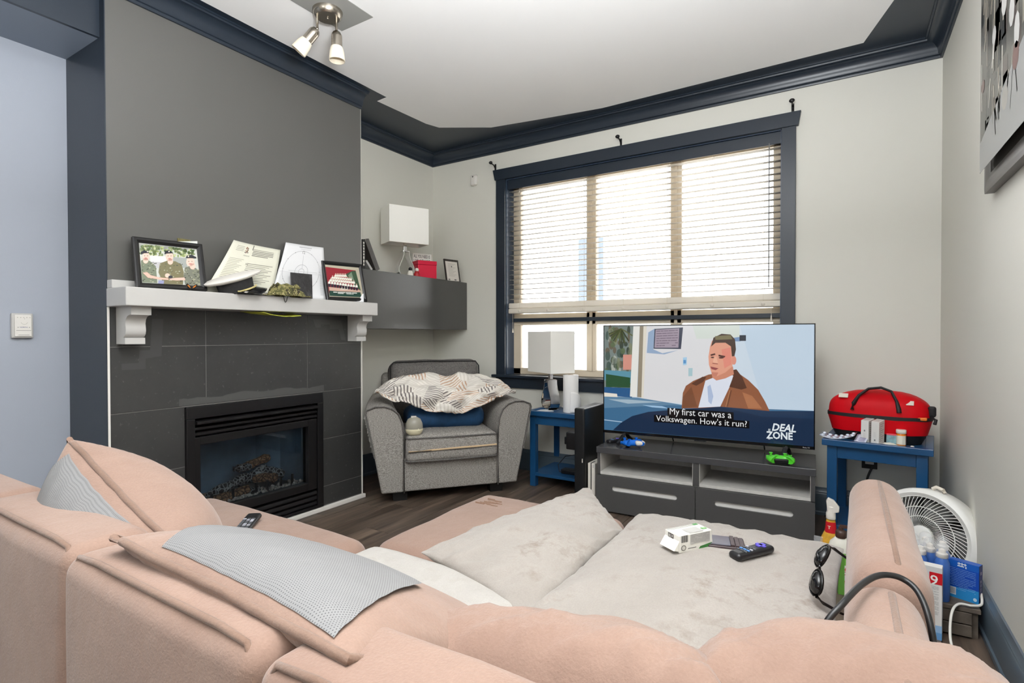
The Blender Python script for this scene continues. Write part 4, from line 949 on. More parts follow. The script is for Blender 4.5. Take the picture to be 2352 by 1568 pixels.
P.line([(1768, 1132), (1766, 1168)], 6, (228, 236, 240), 14); P.line([(1780, 1133), (1778, 1169)], 6, (228, 236, 240), 14); P.line([(1766, 1222), (1764, 1240)], 6, (228, 236, 240), 14); P.line([(1780, 1224), (1778, 1242)], 6, (228, 236, 240), 14)
P.build('screen', tv, SCREEN)
mb = MB(); o_ = Mt @ Vector((.56, -.0045, z0 + .006)); mb.text('Roku TV', o_, Ax, (0, 0, 1), .035, (220, 220, 220), .01)
mb.build('bezel_lettering', PRINT, tv)
def cord(name, label, pts, r, m, cat='cable'):
    pts = [Vector(p) for p in pts]; out = []
    for i in range(len(pts) - 1):
        p0 = pts[max(i - 1, 0)]; p1 = pts[i]; p2 = pts[i + 1]; p3 = pts[min(i + 2, len(pts) - 1)]
        for k in range(8):
            t = k / 8; out.append(.5 * ((2 * p1) + (p2 - p0) * t + (2 * p0 - 5 * p1 + 4 * p2 - p3) * t * t + (3 * p1 - p0 - 3 * p2 + p3) * t ** 3))
    out.append(pts[-1]); o = MB().tube(out, r, 8).build(name, m, smooth=60); tag(o, label, cat); return o
wht = mat('white_cord', (226, 222, 214), .5)
cord('white_cable', 'thin white cord hanging behind the left end of the television', [(-1.30, 3.53, .60), (-1.30, 3.55, .50), (-1.335, 3.57, .418)], .003, wht)
cord('black_cable', 'pair of short black cords dropping from the middle of the television', [(-.98, 3.53, .56), (-.975, 3.56, .48), (-.965, 3.58, .415)], .004, blackpl)
cord('black_cable', 'single black cord dropping from the right part of the television', [(-.42, 3.57, .56), (-.42, 3.58, .48), (-.415, 3.59, .418)], .004, blackpl)
# game controllers
def controller(name, label, loc, rz, m, m2, pitch=0):
    t = thing(name, label, 'game controller', loc, R_(rz))
    mb = MB(); Mp = Matrix.Translation((0, 0, .028)) @ Matrix.Rotation(R_(pitch), 4, 'X')
    def blob(c, r, R=None): mb.ball(Mp @ Vector(c), r, 18, 12, M=(Mp.to_3x3() @ (R or Matrix()).to_3x3()))
    mbb = MB()
    # body outline swept: one closed surface
    n, mrow = 40, 9; vs = []; fs = []
    def rad(a):  # plan outline (x right, y away); grips at the front corners
        x, y = .072 * math.cos(a), .037 * math.sin(a)
        g = math.exp(-((abs(math.cos(a)) - .78) / .2) ** 2) * (1 if math.sin(a) < 0 else 0)
        return Vector((x * (1 + .08 * g), y * (1 + 1.75 * g) + (0.010 * (1 - abs(math.cos(a))) if math.sin(a) < 0 else 0)))
    for j in range(mrow):
        ph = -math.pi / 2 + math.pi * j / (mrow - 1); k = max(.02, math.cos(ph)) ** .55; zz = .019 * math.sin(ph)
        for i in range(n):
            a = 2 * math.pi * i / n; q = rad(a) * k; drop = -.22 * max(0, -(q.y + .02)); vs.append(Mp @ Vector((q.x, q.y, zz + drop)))
    for j in range(mrow - 1):
        for i in range(n): i2 = (i + 1) % n; fs.append((j * n + i, j * n + i2, (j + 1) * n + i2, (j + 1) * n + i))
    fs += [tuple(range(n - 1, -1, -1)), tuple((mrow - 1) * n + i for i in range(n))]
    MB().add(vs, fs).build('shell', m, t, smooth=70, local=True)
    for c in ((-.045, .012, .018), (.022, -.012, .018)):
        q = Mp @ Vector(c); MB().lathe([(.007, 0), (.007, .008), (.010, .010), (.010, .014), (0, .013)], q, (0, 0, 1), 14).build('thumbstick', m2, t, smooth=50, local=True)
    for k in range(4):
        q = Mp @ Vector((.045 + .011 * math.cos(k * 1.571), .012 + .011 * math.sin(k * 1.571), .017)); MB().lathe([(.0045, 0), (.0045, .005), (0, .006)], q, n=10).build('button', m2, t, smooth=50, local=True)
    q = Mp @ Vector((-.02, -.012, .019)); MB().box(q.x - .009, q.x + .009, q.y - .003, q.y + .003, q.z - .002, q.z + .004).box(q.x - .003, q.x + .003, q.y - .009, q.y + .009, q.z - .002, q.z + .004).build('direction_pad', m2, t, local=True)
    for s_ in (-1, 1): 
        q = Mp @ Vector((s_ * .048, .043, .004)); MB().soft(q.x - .018, q.x + .018, q.y - .008, q.y + .008, q.z - .012, q.z + .008, .006, k=2).build('trigger', m2, t, smooth=60, local=True)
    return t
bluep = mat('blue_plastic', (20, 108, 214), .25); grnp = mat('green_plastic', (84, 204, 48), .3); whp = mat('white_plastic', (226, 220, 210), .35)
t = controller('game_controller', 'blue game controller with a white battery cover, left on the tv unit', (-1.140, 3.275, .41), 35, bluep, bluep, -12)
MB().soft(.01, .068, -.055, -.012, .018, .046, .012, k=3).build('battery_cover', whp, t, smooth=60, local=True)
t = controller('game_controller', 'lime green game controller at the right end of the tv unit', (-.30, 3.275, .41), 14, grnp, grnp, -6)
MB().soft(-.036, .036, -.040, -.022, .006, .034, .006, k=2).build('battery_bay', blackpl, t, smooth=60, local=True)
# remote controls
def remote(label, loc, rz, Lg, w, h, pad, tilt=(0, 0), rows=6, group=None, seed=1):
    t = thing('remote_control', label, 'remote', loc, R_(rz), group); M = Matrix.Rotation(R_(tilt[0]), 4, 'X') @ Matrix.Rotation(R_(tilt[1]), 4, 'Y')
    mb = MB().soft(-w / 2, w / 2, -Lg / 2, Lg / 2, 0, h, min(h * .48, .011), (.001, .002, 0), 4, M=M); mb.build('body', mat('remote_black', (26, 26, 28), .35), t, smooth=60, local=True)
    rr = random.Random(seed); cols = [mat('key_grey', (92, 94, 98), .5), mat('key_blue', (96, 150, 214), .5), mat('key_pale', (176, 176, 186), .5)]
    for r in range(rows):
        y = -Lg * .28 + r * Lg * .5 / rows
        for c in (-1, 0, 1):
            if pad and r >= rows - 2: continue
            x = c * w * .28; MB().box(x - w * .10, x + w * .10, y - Lg * .018, y + Lg * .018, h - .001, h + .0018, M=M).build('key', cols[1] if (pad and r == 1) else rr.choice((cols[0], cols[0], cols[2])), t, local=True)
    if pad:
        pu = mat('purple_pad', (96, 84, 196), .4); y = Lg * .25
        MB().box(-w * .36, w * .36, y - Lg * .035, y + Lg * .035, h - .001, h + .003, M=M).box(-w * .16, w * .16, y - Lg * .10, y + Lg * .10, h - .001, h + .003, M=M).build('navigation_pad', pu, t, bevel=.001, local=True)
    return t
remote('short black remote with a purple pad behind the left television foot', (-1.292, 3.36, .41), -28, .115, .042, .022, True, seed=4)
# ------------------------------------------------------------------ armchair in the corner
ac = thing('armchair', 'grey tweed armchair with flared arms in the corner beside the fireplace', 'armchair', (-2.27, 2.88, 0), R_(50.4))
def LS(nm, m, a, r, bulge=(0, 0, 0), par=None, k=7, wob=0, sm=60, M=None, seed=0):
    return MB().soft(*a, r, bulge, k, wob, seed, M=M).build(nm, m, par or ac, smooth=sm, local=True)
prof = [(.325, .075), (.325, .46), (.335, .54), (.36, .60), (.40, .635), (.45, .652), (.51, .652), (.565, .632), (.572, .61), (.55, .50), (.515, .32), (.47, .075)]
for s_ in (-1, 1):
    n = len(prof); N_ = 8; vs = []; fs = []
    for j in range(N_ + 1):
        y = .80 * j / N_; sh = -.11 * (j / N_) ** 1.5; up = .03 * (j / N_)
        for (x, z) in prof:
            vs.append((s_ * (x + sh * max(0, min(1, (x - .3) / .25)) * .9), y + (.0 if z > .3 else .012), z + (up if z > .4 else 0)))
    for j in range(N_):
        for i in range(n): i2 = (i + 1) % n; q = (j * n + i, j * n + i2, (j + 1) * n + i2, (j + 1) * n + i); fs.append(q if s_ < 0 else q[::-1])
    fs += [tuple(range(n))[::s_], tuple(N_ * n + i for i in range(n))[::-s_]]
    a = MB().add(vs, fs).build('arm', greyfab, ac, smooth=50, bevel=.012, seg=3, local=True)
    MB().tube([(s_ * x, -.004, z) for x, z in prof[:11]], .0055, 6).build('piping', greydk, a, smooth=60, local=True)
    if s_ < 0:
        rr = random.Random(8); mb = MB()
        for k in range(70):
            z = rr.uniform(.34, .60); i = .0; x = -(.515 + (z - .32) * .2) - .002; y = rr.uniform(-.002, .05); mb.tube([(x, y, z), (x - rr.uniform(.002, .010), y - rr.uniform(0, .012), z + rr.uniform(-.012, .012))], .0016, 4)
        tag(mb.build('frayed_fibres', mat('white_batting', (224, 220, 214), .9), a, local=True), kind='stuff')
LS('front_panel', greyfab, (-.326, .326, .02, .10, .075, .30), .012, (0, .004, 0))
LS('base', greyfab, (-.335, .335, .08, .82, .08, .27), .012)
LS('back', greyfab, (-.40, .40, .74, .88, .08, .82), .04, M=None)
sc = LS('seat_cushion', greyfab, (-.315, .318, -.03, .62, .272, .452), .035, (.004, .012, .014), wob=.006)
for z in (.286, .438):
    MB().tube([(-.30, .3, z), (-.312, .0, z), (-.30, -.034, z), (0, -.044, z), (.30, -.034, z), (.315, .0, z), (.304, .3, z)], .0055, 6).build('piping', greydk, sc, smooth=60, local=True)
MB().tube([(-.30, -.036, .352), (-.15, -.043, .356), (0, -.046, .361), (.15, -.043, .362), (.305, -.034, .364)], .006, 6).build('zip_tape', mat('tan_tape', (206, 178, 142), .7), sc, smooth=60, local=True)
MB().tube([(-.30, -.038, .345), (0, -.048, .353), (.305, -.036, .356)], .003, 6).build('zip', greydk, sc, smooth=60, local=True)
Mb = Matrix.Translation((0, .60, .44)) @ Matrix.Rotation(R_(-12), 4, 'X')
bc = MB().soft(-.355, .355, -.085, .105, 0, .485, .07, (.004, .03, .008), 8, .01, 3, M=Mb).build('back_cushion', greydk, ac, smooth=70, local=True)
MB().tube([Mb @ Vector(p) for p in ((-.352, -.075, .02), (-.350, -.075, .43), (-.325, -.078, .465), (0, -.082, .470), (.325, -.078, .465), (.350, -.075, .43), (.352, -.075, .02))], .005, 6).build('piping', mat('tweed_cord', (46, 45, 45), .9), bc, smooth=60, local=True)
for x, y in ((-.34, .13), (.34, .13), (-.28, .75), (.28, .75)):
    MB().prism([(-.045, 0), (.045, 0), (.05, .085), (-.05, .085)], (x, y - .04, .0), (1, 0, 0), (0, 0, 1), (0, .08, 0)).build('foot', black, ac, local=True)
AM = MOF[ac.name]
# blue pillow and striped throw on it
bp = thing('blue_pillow', 'dark blue pillow under the striped throw on the armchair', 'pillow', tuple(AM @ Vector((.0, .30, .46))), R_(50.4))
mb = MB().soft(-.275, .285, -.11, .16, .0, .135, .055, (0, .02, .02), 6, .008, 1); mb.build('pillow', mat('navy_velvet', (24, 66, 106), .75, var=(16, .25)), bp, smooth=70, local=True)
th_ = thing('striped_throw', 'crumpled striped patchwork throw draped over the armchair arms and pillow', 'throw', tuple(AM @ Vector((0, .3, .62))), R_(50.4))
def throwf(u, v):
    x = (u - .5) * 1.0 * (1 - .10 * (v - .4) ** 2); ax_ = abs(u - .5) * 2
    y = .33 - .25 * v - .08 * math.sin(v * 3.1) * (1 - ax_ ** 3) + (.06 * (u < .25) * 0)
    top = .845 - .05 * ax_ ** 2 - .085 * ax_ ** 6 - .03 * math.exp(-((u - .53) / .08) ** 2)
    bot = .605 + .03 * math.sin(u * 9) + .085 * ax_ ** 3 + (.05 if u < .12 else 0) * (1 - u / .12)
    z = top + (bot - top) * v ** 1.15
    z = max(z, .672 + .016 * math.sin(u * 40) if ax_ > .68 else .0)
    w = .022 * mnoise.noise(Vector((u * 9, v * 5, 2))) + .012 * mnoise.noise(Vector((u * 22, v * 14, 5)))
    f = .014 * math.sin(u * 26 + v * 9 + 3 * mnoise.noise(Vector((u * 4, v * 4, 9)))) * (.3 + v)
    return Vector((x, y - .3 - w * 1.4 - f, z - .62 + w * .9 + .5 * f))
MB().sheet(throwf, 72, 34, uvf=lambda u, v: (u, v * .62)).build('cloth', throwm, th_, smooth=80, solid=.006, local=True)
gd = thing('bedside_device', 'round grey and cream electronic device on the armchair seat', 'device', tuple(AM @ Vector((-.255, .02, .455))), R_(45))
MB().lathe([(.0, 0), (.036, 0), (.05, .012), (.058, .04), (.056, .075), (.042, .105), (.02, .118), (0, .12)], (0, 0, 0), n=28, sy=.75).build('body', mat('warm_grey_plastic', (150, 146, 134), .35), gd, smooth=60, local=True)
MB().lathe([(.037, -.001), (.0515, .012), (.0595, .036), (.0575, .04), (0, .04)], (0, 0, 0), n=28, sy=.78).build('base', mat('ivory_plastic', (214, 206, 176), .35), gd, smooth=60, local=True)
MB().box(-.02, .014, -.012, .012, .116, .124).build('top_key', whp, gd, local=True); MB().prism([(-.03, .03), (.03, .03), (.012, .055), (.0, .062), (-.012, .05)], (.008, -.05, 0), (1, 0, 0), (0, .25, 1), (0, .02, 0)).build('spout', mat('ivory_plastic', (214, 206, 176), .35), gd, local=True)
# ------------------------------------------------------------------ blue side tables
def side_table(label, loc, rz, w, h, shelf_z):
    t = thing('side_table', label, 'side table', loc, R_(rz), 'matching blue side tables')
    def L(nm, *a, bv=.002): return MB().box(*a).build(nm, bluepaint, t, bevel=bv, local=True)
    L('top', 0.01, w - .01, .01, w - .01, h - .030, h - .014)
    mb = MB()
    for a in ((0, w, 0, .035), (0, w, w - .035, w), (0, .035, .035, w - .035), (w - .035, w, .035, w - .035)): mb.box(*a, h - .034, h)
    mb.build('rim', bluepaint, t, bevel=.003, local=True)
    i0, i1 = .022, w - .022; lg = .046
    for x, y in ((i0, i0), (i1 - lg, i0), (i0, i1 - lg), (i1 - lg, i1 - lg)):
        MB().box(x, x + lg, y, y + lg, 0, h - .034).build('leg', bluepaint, t, bevel=.002, local=True)
    for a in ((i0 + lg, i1 - lg, i0 + .006, i0 + .026), (i0 + lg, i1 - lg, i1 - .026, i1 - .006), (i0 + .006, i0 + .026, i0 + lg, i1 - lg), (i1 - .026, i1 - .006, i0 + lg, i1 - lg)): L('apron', *a, h - .10, h - .034)
    L('shelf', i0 + .004, i1 - .004, i0 + .004, i1 - .004, shelf_z - .022, shelf_z)
    return t
LTZ = .56
side_table('blue side table with a lamp and paper roll under the window', (-2.012, 3.43, 0), 0, .475, LTZ, .10)
lamp('table_lamp', 'mirrored pear base lamp with white box shade on the blue table by the window', (-1.925, 3.66, LTZ - .014), -58, 1.08)
pr = thing('paper_towel_roll', 'white paper towel roll with a loose end on the blue table', 'paper towel', (-1.735, 3.62, LTZ - .014))
pw = mat('paper_towel', (236, 234, 232), .85, bump=(120, .3, .003)); c = (-1.735, 3.62, LTZ - .014)
MB().lathe([(.056, 0), (.057, .003), (.057, .275), (.056, .278), (.022, .278), (.022, .2)], c, n=32, capped=False).build('roll', pw, pr, smooth=40)
MB().sheet(lambda u, v: (c[0] + (.0585 + .02 * math.sin(v * 1.5) * u) * math.cos(R_(-70 + 95 * u)), c[1] + (.0585 + .02 * u * (1 - v)) * math.sin(R_(-70 + 95 * u)), c[2] + .002 + (.15 + .05 * u * (1 - u) * 2 - .06 * u) * v), 14, 10).build('loose_end', pw, pr, smooth=70, solid=.001)
MB().lathe([(.020, 0), (.020, .2)], (c[0], c[1], c[2] + .079), n=20).build('card_tube', mat('card_brown', (176, 150, 120), .8), pr, smooth=50)
wd = thing('white_disc_charger', 'small oval white gadget with flat cable beside the paper towel roll', 'charger', (-1.86, 3.79, LTZ))
MB().lathe([(0, 0), (.03, .001), (.036, .008), (.03, .016), (0, .019)], (-1.855, 3.80, LTZ - .014), n=24, sx=1.2).build('body', whp, wd, smooth=60)
sp_ = thing('envelope', 'white envelope lying at the left corner of the blue table by the window', 'envelope', (-1.98, 3.50, LTZ))
MB().box(-.05, .05, -.09, .09, 0, .003, M=Matrix.Translation((-1.955, 3.545, LTZ - .013)) @ Matrix.Rotation(R_(-40), 4, 'Z')).build('paper', bond, sp_)
pk = thing('power_adapter', 'black power adapter with a looped cord on the lower shelf', 'adapter', (-1.70, 3.55, .10))
MB().box(-1.775, -1.63, 3.53, 3.60, .10, .135).build('brick', blackpl, pk, bevel=.008)
MB().tube([(-1.66, 3.6, .12), (-1.68, 3.68, .15), (-1.74, 3.70, .21), (-1.80, 3.66, .20), (-1.82, 3.58, .15), (-1.80, 3.56, .105), (-1.74, 3.58, .103)], .0035, 8).build('lead', blackpl, pk, smooth=60)
# ------------------------------------------------------------------ tall black case and white console
kc = thing('tall_black_case', 'tall narrow black padded case standing between blue table and tv unit', 'case', (-1.468, 3.36, 0))
MB().soft(-1.508, -1.434, 3.195, 3.53, .002, .642, .012, (0, 0, 0), 5).build('body', mat('black_vinyl', (21, 22, 24), .42, bump=(120, .15)), kc, smooth=50)
MB().box(-1.45, -1.446, 3.192, 3.196, .29, .315).build('pull_tab', whp, kc)
MB().soft(-1.575, -1.508, 3.21, 3.27, .36, .475, .008, (0, 0, 0), 3).soft(-1.592, -1.57, 3.22, 3.26, .39, .44, .006, (0, 0, 0), 2).build('side_bracket', blackpl, kc, smooth=50)
gc = thing('game_console', 'white upright game console with a black slot beside the tv unit', 'console', (-1.39, 3.36, 0))
MB().box(-1.428, -1.378, 3.235, 3.45, 0, .283).build('body', whp, gc, bevel=.003); MB().box(-1.407, -1.401, 3.2335, 3.236, .10, .283).box(-1.407, -1.401, 3.2345, 3.30, .283, .2845).build('slot', black, gc); MB().box(-1.394, -1.376, 3.2332, 3.2352, .255, .278).build('panel_edge', greywood, gc)
# ------------------------------------------------------------------ right table and things on it
RZ_ = .56
side_table('blue side table with a red bag in the right corner', (-.105, 3.33, 0), -6.5, .475, RZ_, .10)
tz = RZ_ - .014
rg = thing('red_first_aid_bag', 'red zipped bag with black base and carry handle on the right blue table', 'bag', (.155, 3.54, tz), R_(-8))
redc = mat('red_nylon', (202, 4, 20), .5, bump=(260, .15), var=(5, .12), spec=.15); blk = mat('black_nylon', (20, 20, 22), .6, bump=(260, .2))
def bagsec(z0, z1, w0, w1, d0, d1, n=44, k=7, fn=None, dy0=0, dy1=0, tilt=0):
    vs = []; fs = []
    for j in range(k + 1):
        t = j / k; e = fn(t) if fn else 1; w = (w0 + (w1 - w0) * t) * e; d = (d0 + (d1 - d0) * t) * e; z = z0 + (z1 - z0) * t; yy = dy0 + (dy1 - dy0) * t
        for i in range(n):
            a = 2 * math.pi * i / n; ca, sa = math.cos(a), math.sin(a); x = math.copysign(abs(ca) ** .55, ca) * w; y = math.copysign(abs(sa) ** .75, sa) * d
            vs.append((x, y + yy, z + tilt * x * t + .004 * mnoise.noise(Vector((x * 14, y * 14, z * 14)))))
    for j in range(k):
        for i in range(n): i2 = (i + 1) % n; fs.append((j * n + i, j * n + i2, (j + 1) * n + i2, (j + 1) * n + i))
    return vs, fs + [tuple(range(n - 1, -1, -1)), tuple(k * n + i for i in range(n))]
MB().add(*bagsec(0, .055, .19, .215, .10, .118)).build('base', blk, rg, smooth=50, local=True)
MB().add(*bagsec(.052, .128, .216, .236, .119, .128)).build('lower_body', redc, rg, smooth=50, local=True)
MB().add(*bagsec(.128, .146, .238, .238, .129, .129, k=2, tilt=0)).build('zip_band', blk, rg, smooth=50, local=True)
MB().add(*bagsec(.145, .275, .232, .228, .126, .112, k=14, fn=lambda t: (1 - t ** 3.2) ** .5 if t < 1 else .03)).build('top_flap', redc, rg, smooth=60, local=True)
MB().box(.13, .215, -.105, .0, .135, .150).build('orange_pouch', mat('orange_pouch', (226, 116, 24), .5), rg, bevel=.004, local=True)
hp = [(-.105, -.118, .168), (-.10, -.112, .20), (-.078, -.098, .245), (-.035, -.085, .283), (.02, -.083, .292), (.065, -.088, .275), (.09, -.105, .225), (.10, -.118, .185), (.102, -.122, .168)]
MB().tube(hp, [.019, .019, .013, .011, .011, .011, .013, .019, .019], 10, sq=.6).build('handle', blk, rg, smooth=60, local=True)
for x, z, w in ((-.15, .242, .022), (.145, .222, .016)):
    MB().sheet(lambda u, v: (x + (u - .5) * w * 2, -.085 - .02 * (1 - v), z - .012 + .02 * v), 2, 2).build('reflective_tab', cream, rg, solid=.002, local=True)
MB().soft(.215, .25, -.06, -.02, .15, .205, .012, k=2).build('side_clip', blk, rg, smooth=60, local=True); MB().tube([(.23, -.06, .155), (.25, -.08, .14), (.245, -.09, .12)], .008, 8).build('strap_end', blk, rg, smooth=60, local=True)
def carton(name, label, cat, loc, rz, w, d, h, m, tilt=0, roll=0, group=None):
    t = thing(name, label, cat, loc, R_(rz), group); M = Matrix.Rotation(R_(tilt), 4, 'X') @ Matrix.Rotation(R_(roll), 4, 'Y')
    MB().box(-w / 2, w / 2, -d / 2, d / 2, 0, h, M=M).build('box', m, t, bevel=.0012, local=True)
    Wm = MOF[t.name] @ M
    def face(which):
        c = {'front': ((-w / 2, -d / 2 - .0006, h), (w, 0, 0), (0, 0, -h)), 'right': ((w / 2 + .0006, -d / 2, h), (0, d, 0), (0, 0, -h)), 'left': ((-w / 2 - .0006, d / 2, h), (0, -d, 0), (0, 0, -h)), 'top': ((-w / 2, d / 2, h + .0006), (w, 0, 0), (0, -d, 0))}[which]
        return Pic([(0, 0), (1, 0), (1, 1), (0, 1)], Wm @ Vector(c[0]), Wm.to_3x3() @ Vector(c[1]), Wm.to_3x3() @ Vector(c[2]), .0002)
    return t, face
cw = mat('white_card', (226, 223, 219), .5)
for lab, loc, rz in (('white medicine carton leaning against the red bag, left of two', (.102, 3.402, tz), -22), ('white medicine carton leaning against the red bag, right of two', (.146, 3.380, tz), -22)):
    t, face = carton('medicine_box', lab, 'box', loc, rz, .036, .072, .128, cw, 6, 3, 'white medicine cartons by the red bag')
    P = face('front'); P.rect(.40, .38, .56, .45, (120, 118, 116)) if 'left' in lab else P.rect(.40, .72, .58, .79, (120, 118, 116))
    for k in range(3): P.rect(.36 + k * .1, .50 if 'left' in lab else .42, .38 + k * .1, .72 if 'left' in lab else .64, (188, 184, 180))
    P.build('front_print', t); P = face('right')
    for k in range(9): P.rect(.12, .1 + k * .085, .85 - .2 * (k % 3), .13 + k * .085, (178, 174, 170))
    P.build('side_print', t); P = face('top')
    for k in range(7): P.rect(.12 + k * .11, .1, .16 + k * .11, .8, (186, 182, 178))
    P.build('top_print', t)
bs = thing('blister_pack', 'silver blister pack curling on the left edge of the right blue table', 'blister pack', (-.03, 3.37, tz), R_(-14))
foil = mat('foil', (196, 200, 210), .28, .7); MB().sheet(lambda u, v: ((u - .5) * .165, (v - .5) * .06, .016 + .02 * (u - .4) ** 2 * 4 + .012 * v), 10, 3).build('foil_sheet', foil, bs, smooth=60, solid=.001, local=True)
for i in range(6):
    for j in range(2):
        u = (i + .5) / 6; MB().ball(((u - .5) * .165, (j - .5) * .03, .019 + .02 * (u - .4) ** 2 * 4 + .012 * (j * .5 + .25)), (.0095, .0105, .006), 8, 6).build('blister', mat('clear_blister', (214, 220, 232), .2), bs, smooth=60, local=True)
lf = thing('leaflet', 'small printed leaflet between blister pack and white cartons', 'leaflet', (.075, 3.362, tz), R_(-18))
MB().sheet(lambda u, v: ((u - .5) * .055, (v - .5) * .06, .012 + .03 * v + .003 * math.sin(u * 6)), 4, 4).build('paper', mat('lilac_paper', (206, 206, 222), .7), lf, smooth=60, solid=.001, local=True)
mb = MB()
for k in range(5): mb.add([(-.022, -.022 + k * .011, .0185 + k * .0055), (.02, -.022 + k * .011, .0185 + k * .0055), (.02, -.018 + k * .011, .0205 + k * .0055), (-.022, -.018 + k * .011, .0205 + k * .0055)], [(0, 1, 2, 3)], 0, (104, 98, 140))
mb.build('print', PRINT, lf, local=True)
pb = thing('pill_bottle', 'orange pill bottle with white cap and label on the right blue table', 'bottle', (.247, 3.395, tz))
c = (.247, 3.395, tz); MB().lathe([(.0, 0), (.019, 0), (.020, .003), (.020, .062), (.017, .066), (0, .066)], c, n=28).build('body', mat('amber_plastic', (226, 128, 24), .25), pb, smooth=40)
MB().lathe([(.0205, .010), (.0205, .055)], c, n=28, capped=False).build('label', mat('label_paper', (226, 222, 206), .6), pb, smooth=60)
MB().lathe([(.021, .066), (.0225, .068), (.0225, .082), (.021, .085), (0, .085)], c, n=28).build('cap', whp, pb, smooth=40)
pm = thing('packet', 'blue and green printed sachet beside the orange pill bottle', 'packet', (.212, 3.40, tz), R_(-10))
MB().box(-.028, .022, -.003, .003, 0, .058, M=Matrix.Rotation(R_(-14), 4, 'X')).build('sachet', mat('teal_print', (120, 160, 168), .5, var=(40, .4)), pm, local=True)
MB().box(-.028, .022, -.0036, .0036, .05, .058, M=Matrix.Rotation(R_(-14), 4, 'X')).build('red_edge', redm, pm, local=True)
ts = thing('tissue', 'crumpled white tissue lying before the orange pill bottle', 'tissue', (.205, 3.345, tz), R_(-14))
MB().sheet(lambda u, v: ((u - .5) * .10, (v - .5) * .045, .004 + .022 * math.sin(math.pi * u) * math.sin(math.pi * v) * (1.2 - u) + .004 * mnoise.noise(Vector((u * 8, v * 8, 1)))), 16, 8).build('paper', mat('tissue_white', (222, 218, 206), .85), ts, smooth=70, solid=.001, local=True)
gs = thing('glasses_case', 'thin black object lying under the white tissue', 'case', (.22, 3.325, tz), R_(-14)); MB().soft(-.05, .045, -.014, .010, 0, .008, .004, k=3).build('case', blackpl, gs, smooth=60, local=True)
cd_ = thing('bottle_cap', 'tiny white cap near the front edge of the right blue table', 'cap', (.288, 3.335, tz)); MB().lathe([(.012, 0), (.011, .008), (.006, .016), (0, .017)], (.288, 3.335, tz), n=14).build('cap', whp, cd_, smooth=50)
ol = thing('wall_outlet', 'black wall outlet with a plug behind the right blue table', 'outlet', (.127, D, .36))
MB().box(.088, .166, D - .006, D, .318, .43).build('plate', black, ol, bevel=.002); MB().box(.105, .149, D - .009, D - .005, .345, .40).build('socket', trimw, ol, bevel=.003)
cord('outlet_cable', 'black cord running down from the wall outlet behind the blue table', [(.14, D - .02, .33), (.12, D - .03, .28), (.09, D - .06, .18), (.02, D - .08, .05), (-.10, D - .06, .01)], .006, blackpl)
# ------------------------------------------------------------------ floor clutter right of the sofa
fa = thing('desk_fan', 'round white fan with spiral grille leaning by the right wall', 'fan', (.31, 2.97, 0))
fc = Vector((.295, 2.945, .235)); fn_ = Vector((-.50, -.84, .16)).normalized(); fu = fn_.cross(Vector((0, 0, 1))).normalized(); fv = fu.cross(fn_) * -1
fv = fn_.cross(fu); fv = fv if fv.z > 0 else -fv
wf = mat('fan_white', (228, 227, 222), .4)
RF = .205
MB().lathe([(RF - .035, .02), (RF - .02, .028), (RF - .006, .022), (RF, .008), (RF, -.07), (RF - .02, -.09), (RF - .04, -.09), (RF - .04, -.06), (RF - .035, .0)], fc, fn_, 56, capped=False).build('housing', wf, fa, smooth=50)
def fpt(r, a, h=0): return fc + fu * (r * math.cos(a)) + fv * (r * math.sin(a)) + fn_ * h
g_ = None
for k in range(64):
    a0 = 2 * math.pi * k / 64
    MB().tube([fpt(.045 + (RF - .078) * t, a0 + .9 * t - .25 * t * t, .016 + .004 * math.sin(math.pi * t)) for t in [i / 6 for i in range(7)]], .0016, 4).build('grille_spoke', wf, fa, smooth=60)
for r in (.085, .125, RF - .035): MB().tube([fpt(r, 2 * math.pi * i / 48, .019) for i in range(48)], .0022, 6, closed=True).build('grille_ring', wf, fa, smooth=60)
MB().lathe([(0, .026), (.03, .025), (.044, .02), (.046, .012), (.0, .012)], fc, fn_, 32).build('hub', wf, fa, smooth=50)
for k in range(5):
    a0 = 2 * math.pi * k / 5; MB().sheet(lambda u, v: fpt(.03 + (RF - .08) * u, a0 + (.2 + 1.0 * v) * (.7 + .3 * u), -.02 - .035 * v), 6, 6).build('fan_blade', mat('blade_grey', (120, 120, 118), .5), fa, smooth=70, solid=.002)
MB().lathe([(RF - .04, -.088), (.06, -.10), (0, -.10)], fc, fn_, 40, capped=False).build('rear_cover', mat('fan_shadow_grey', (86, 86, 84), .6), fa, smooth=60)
MB().tube([fpt(RF + .004, 1.85, -.02), fpt(RF + .014, 1.80, -.02), fpt(RF + .016, 1.68, -.02), fpt(RF + .004, 1.62, -.02)], .008, 8).build('carry_handle', cream, fa, smooth=60)
MB().prism([(-.12, 0), (.12, 0), (.07, .10), (-.07, .10)], Vector((fc.x, fc.y, 0)) - Vector((fn_.x, fn_.y, 0)) * .075, (fu.x, fu.y, 0), (0, 0, 1), Vector((fn_.x, fn_.y, 0)) * .06).build('stand', wf, fa, bevel=.006)
cr = thing('wooden_crate', 'low dark wooden crate holding bottles by the right wall', 'crate', (.28, 2.68, 0))
wood = mat('weathered_wood', (96, 86, 76), .8, var=(24, .35)); CRZ = .115
for i in range(2): MB().box(.10, .425, 2.545 + i * .118, 2.659 + i * .118, CRZ - .016, CRZ).build('top_board', wood, cr, bevel=.002)
for z in (.008, .054): MB().box(  .10, .40, 2.545, 2.56, z, z + .042).build('front_board', wood, cr, bevel=.002)
MB().box(.385, .42, 2.565, 2.78, 0, CRZ - .017).build('side_post', wood, cr); MB().box(.10, .13, 2.565, 2.78, 0, CRZ - .017).build('side_post', wood, cr); MB().box(.13, .385, 2.765, 2.78, .0, CRZ - .017).build('back_board', wood, cr)
bb_ = mat('blue_bottle', (62, 104, 178), .2)
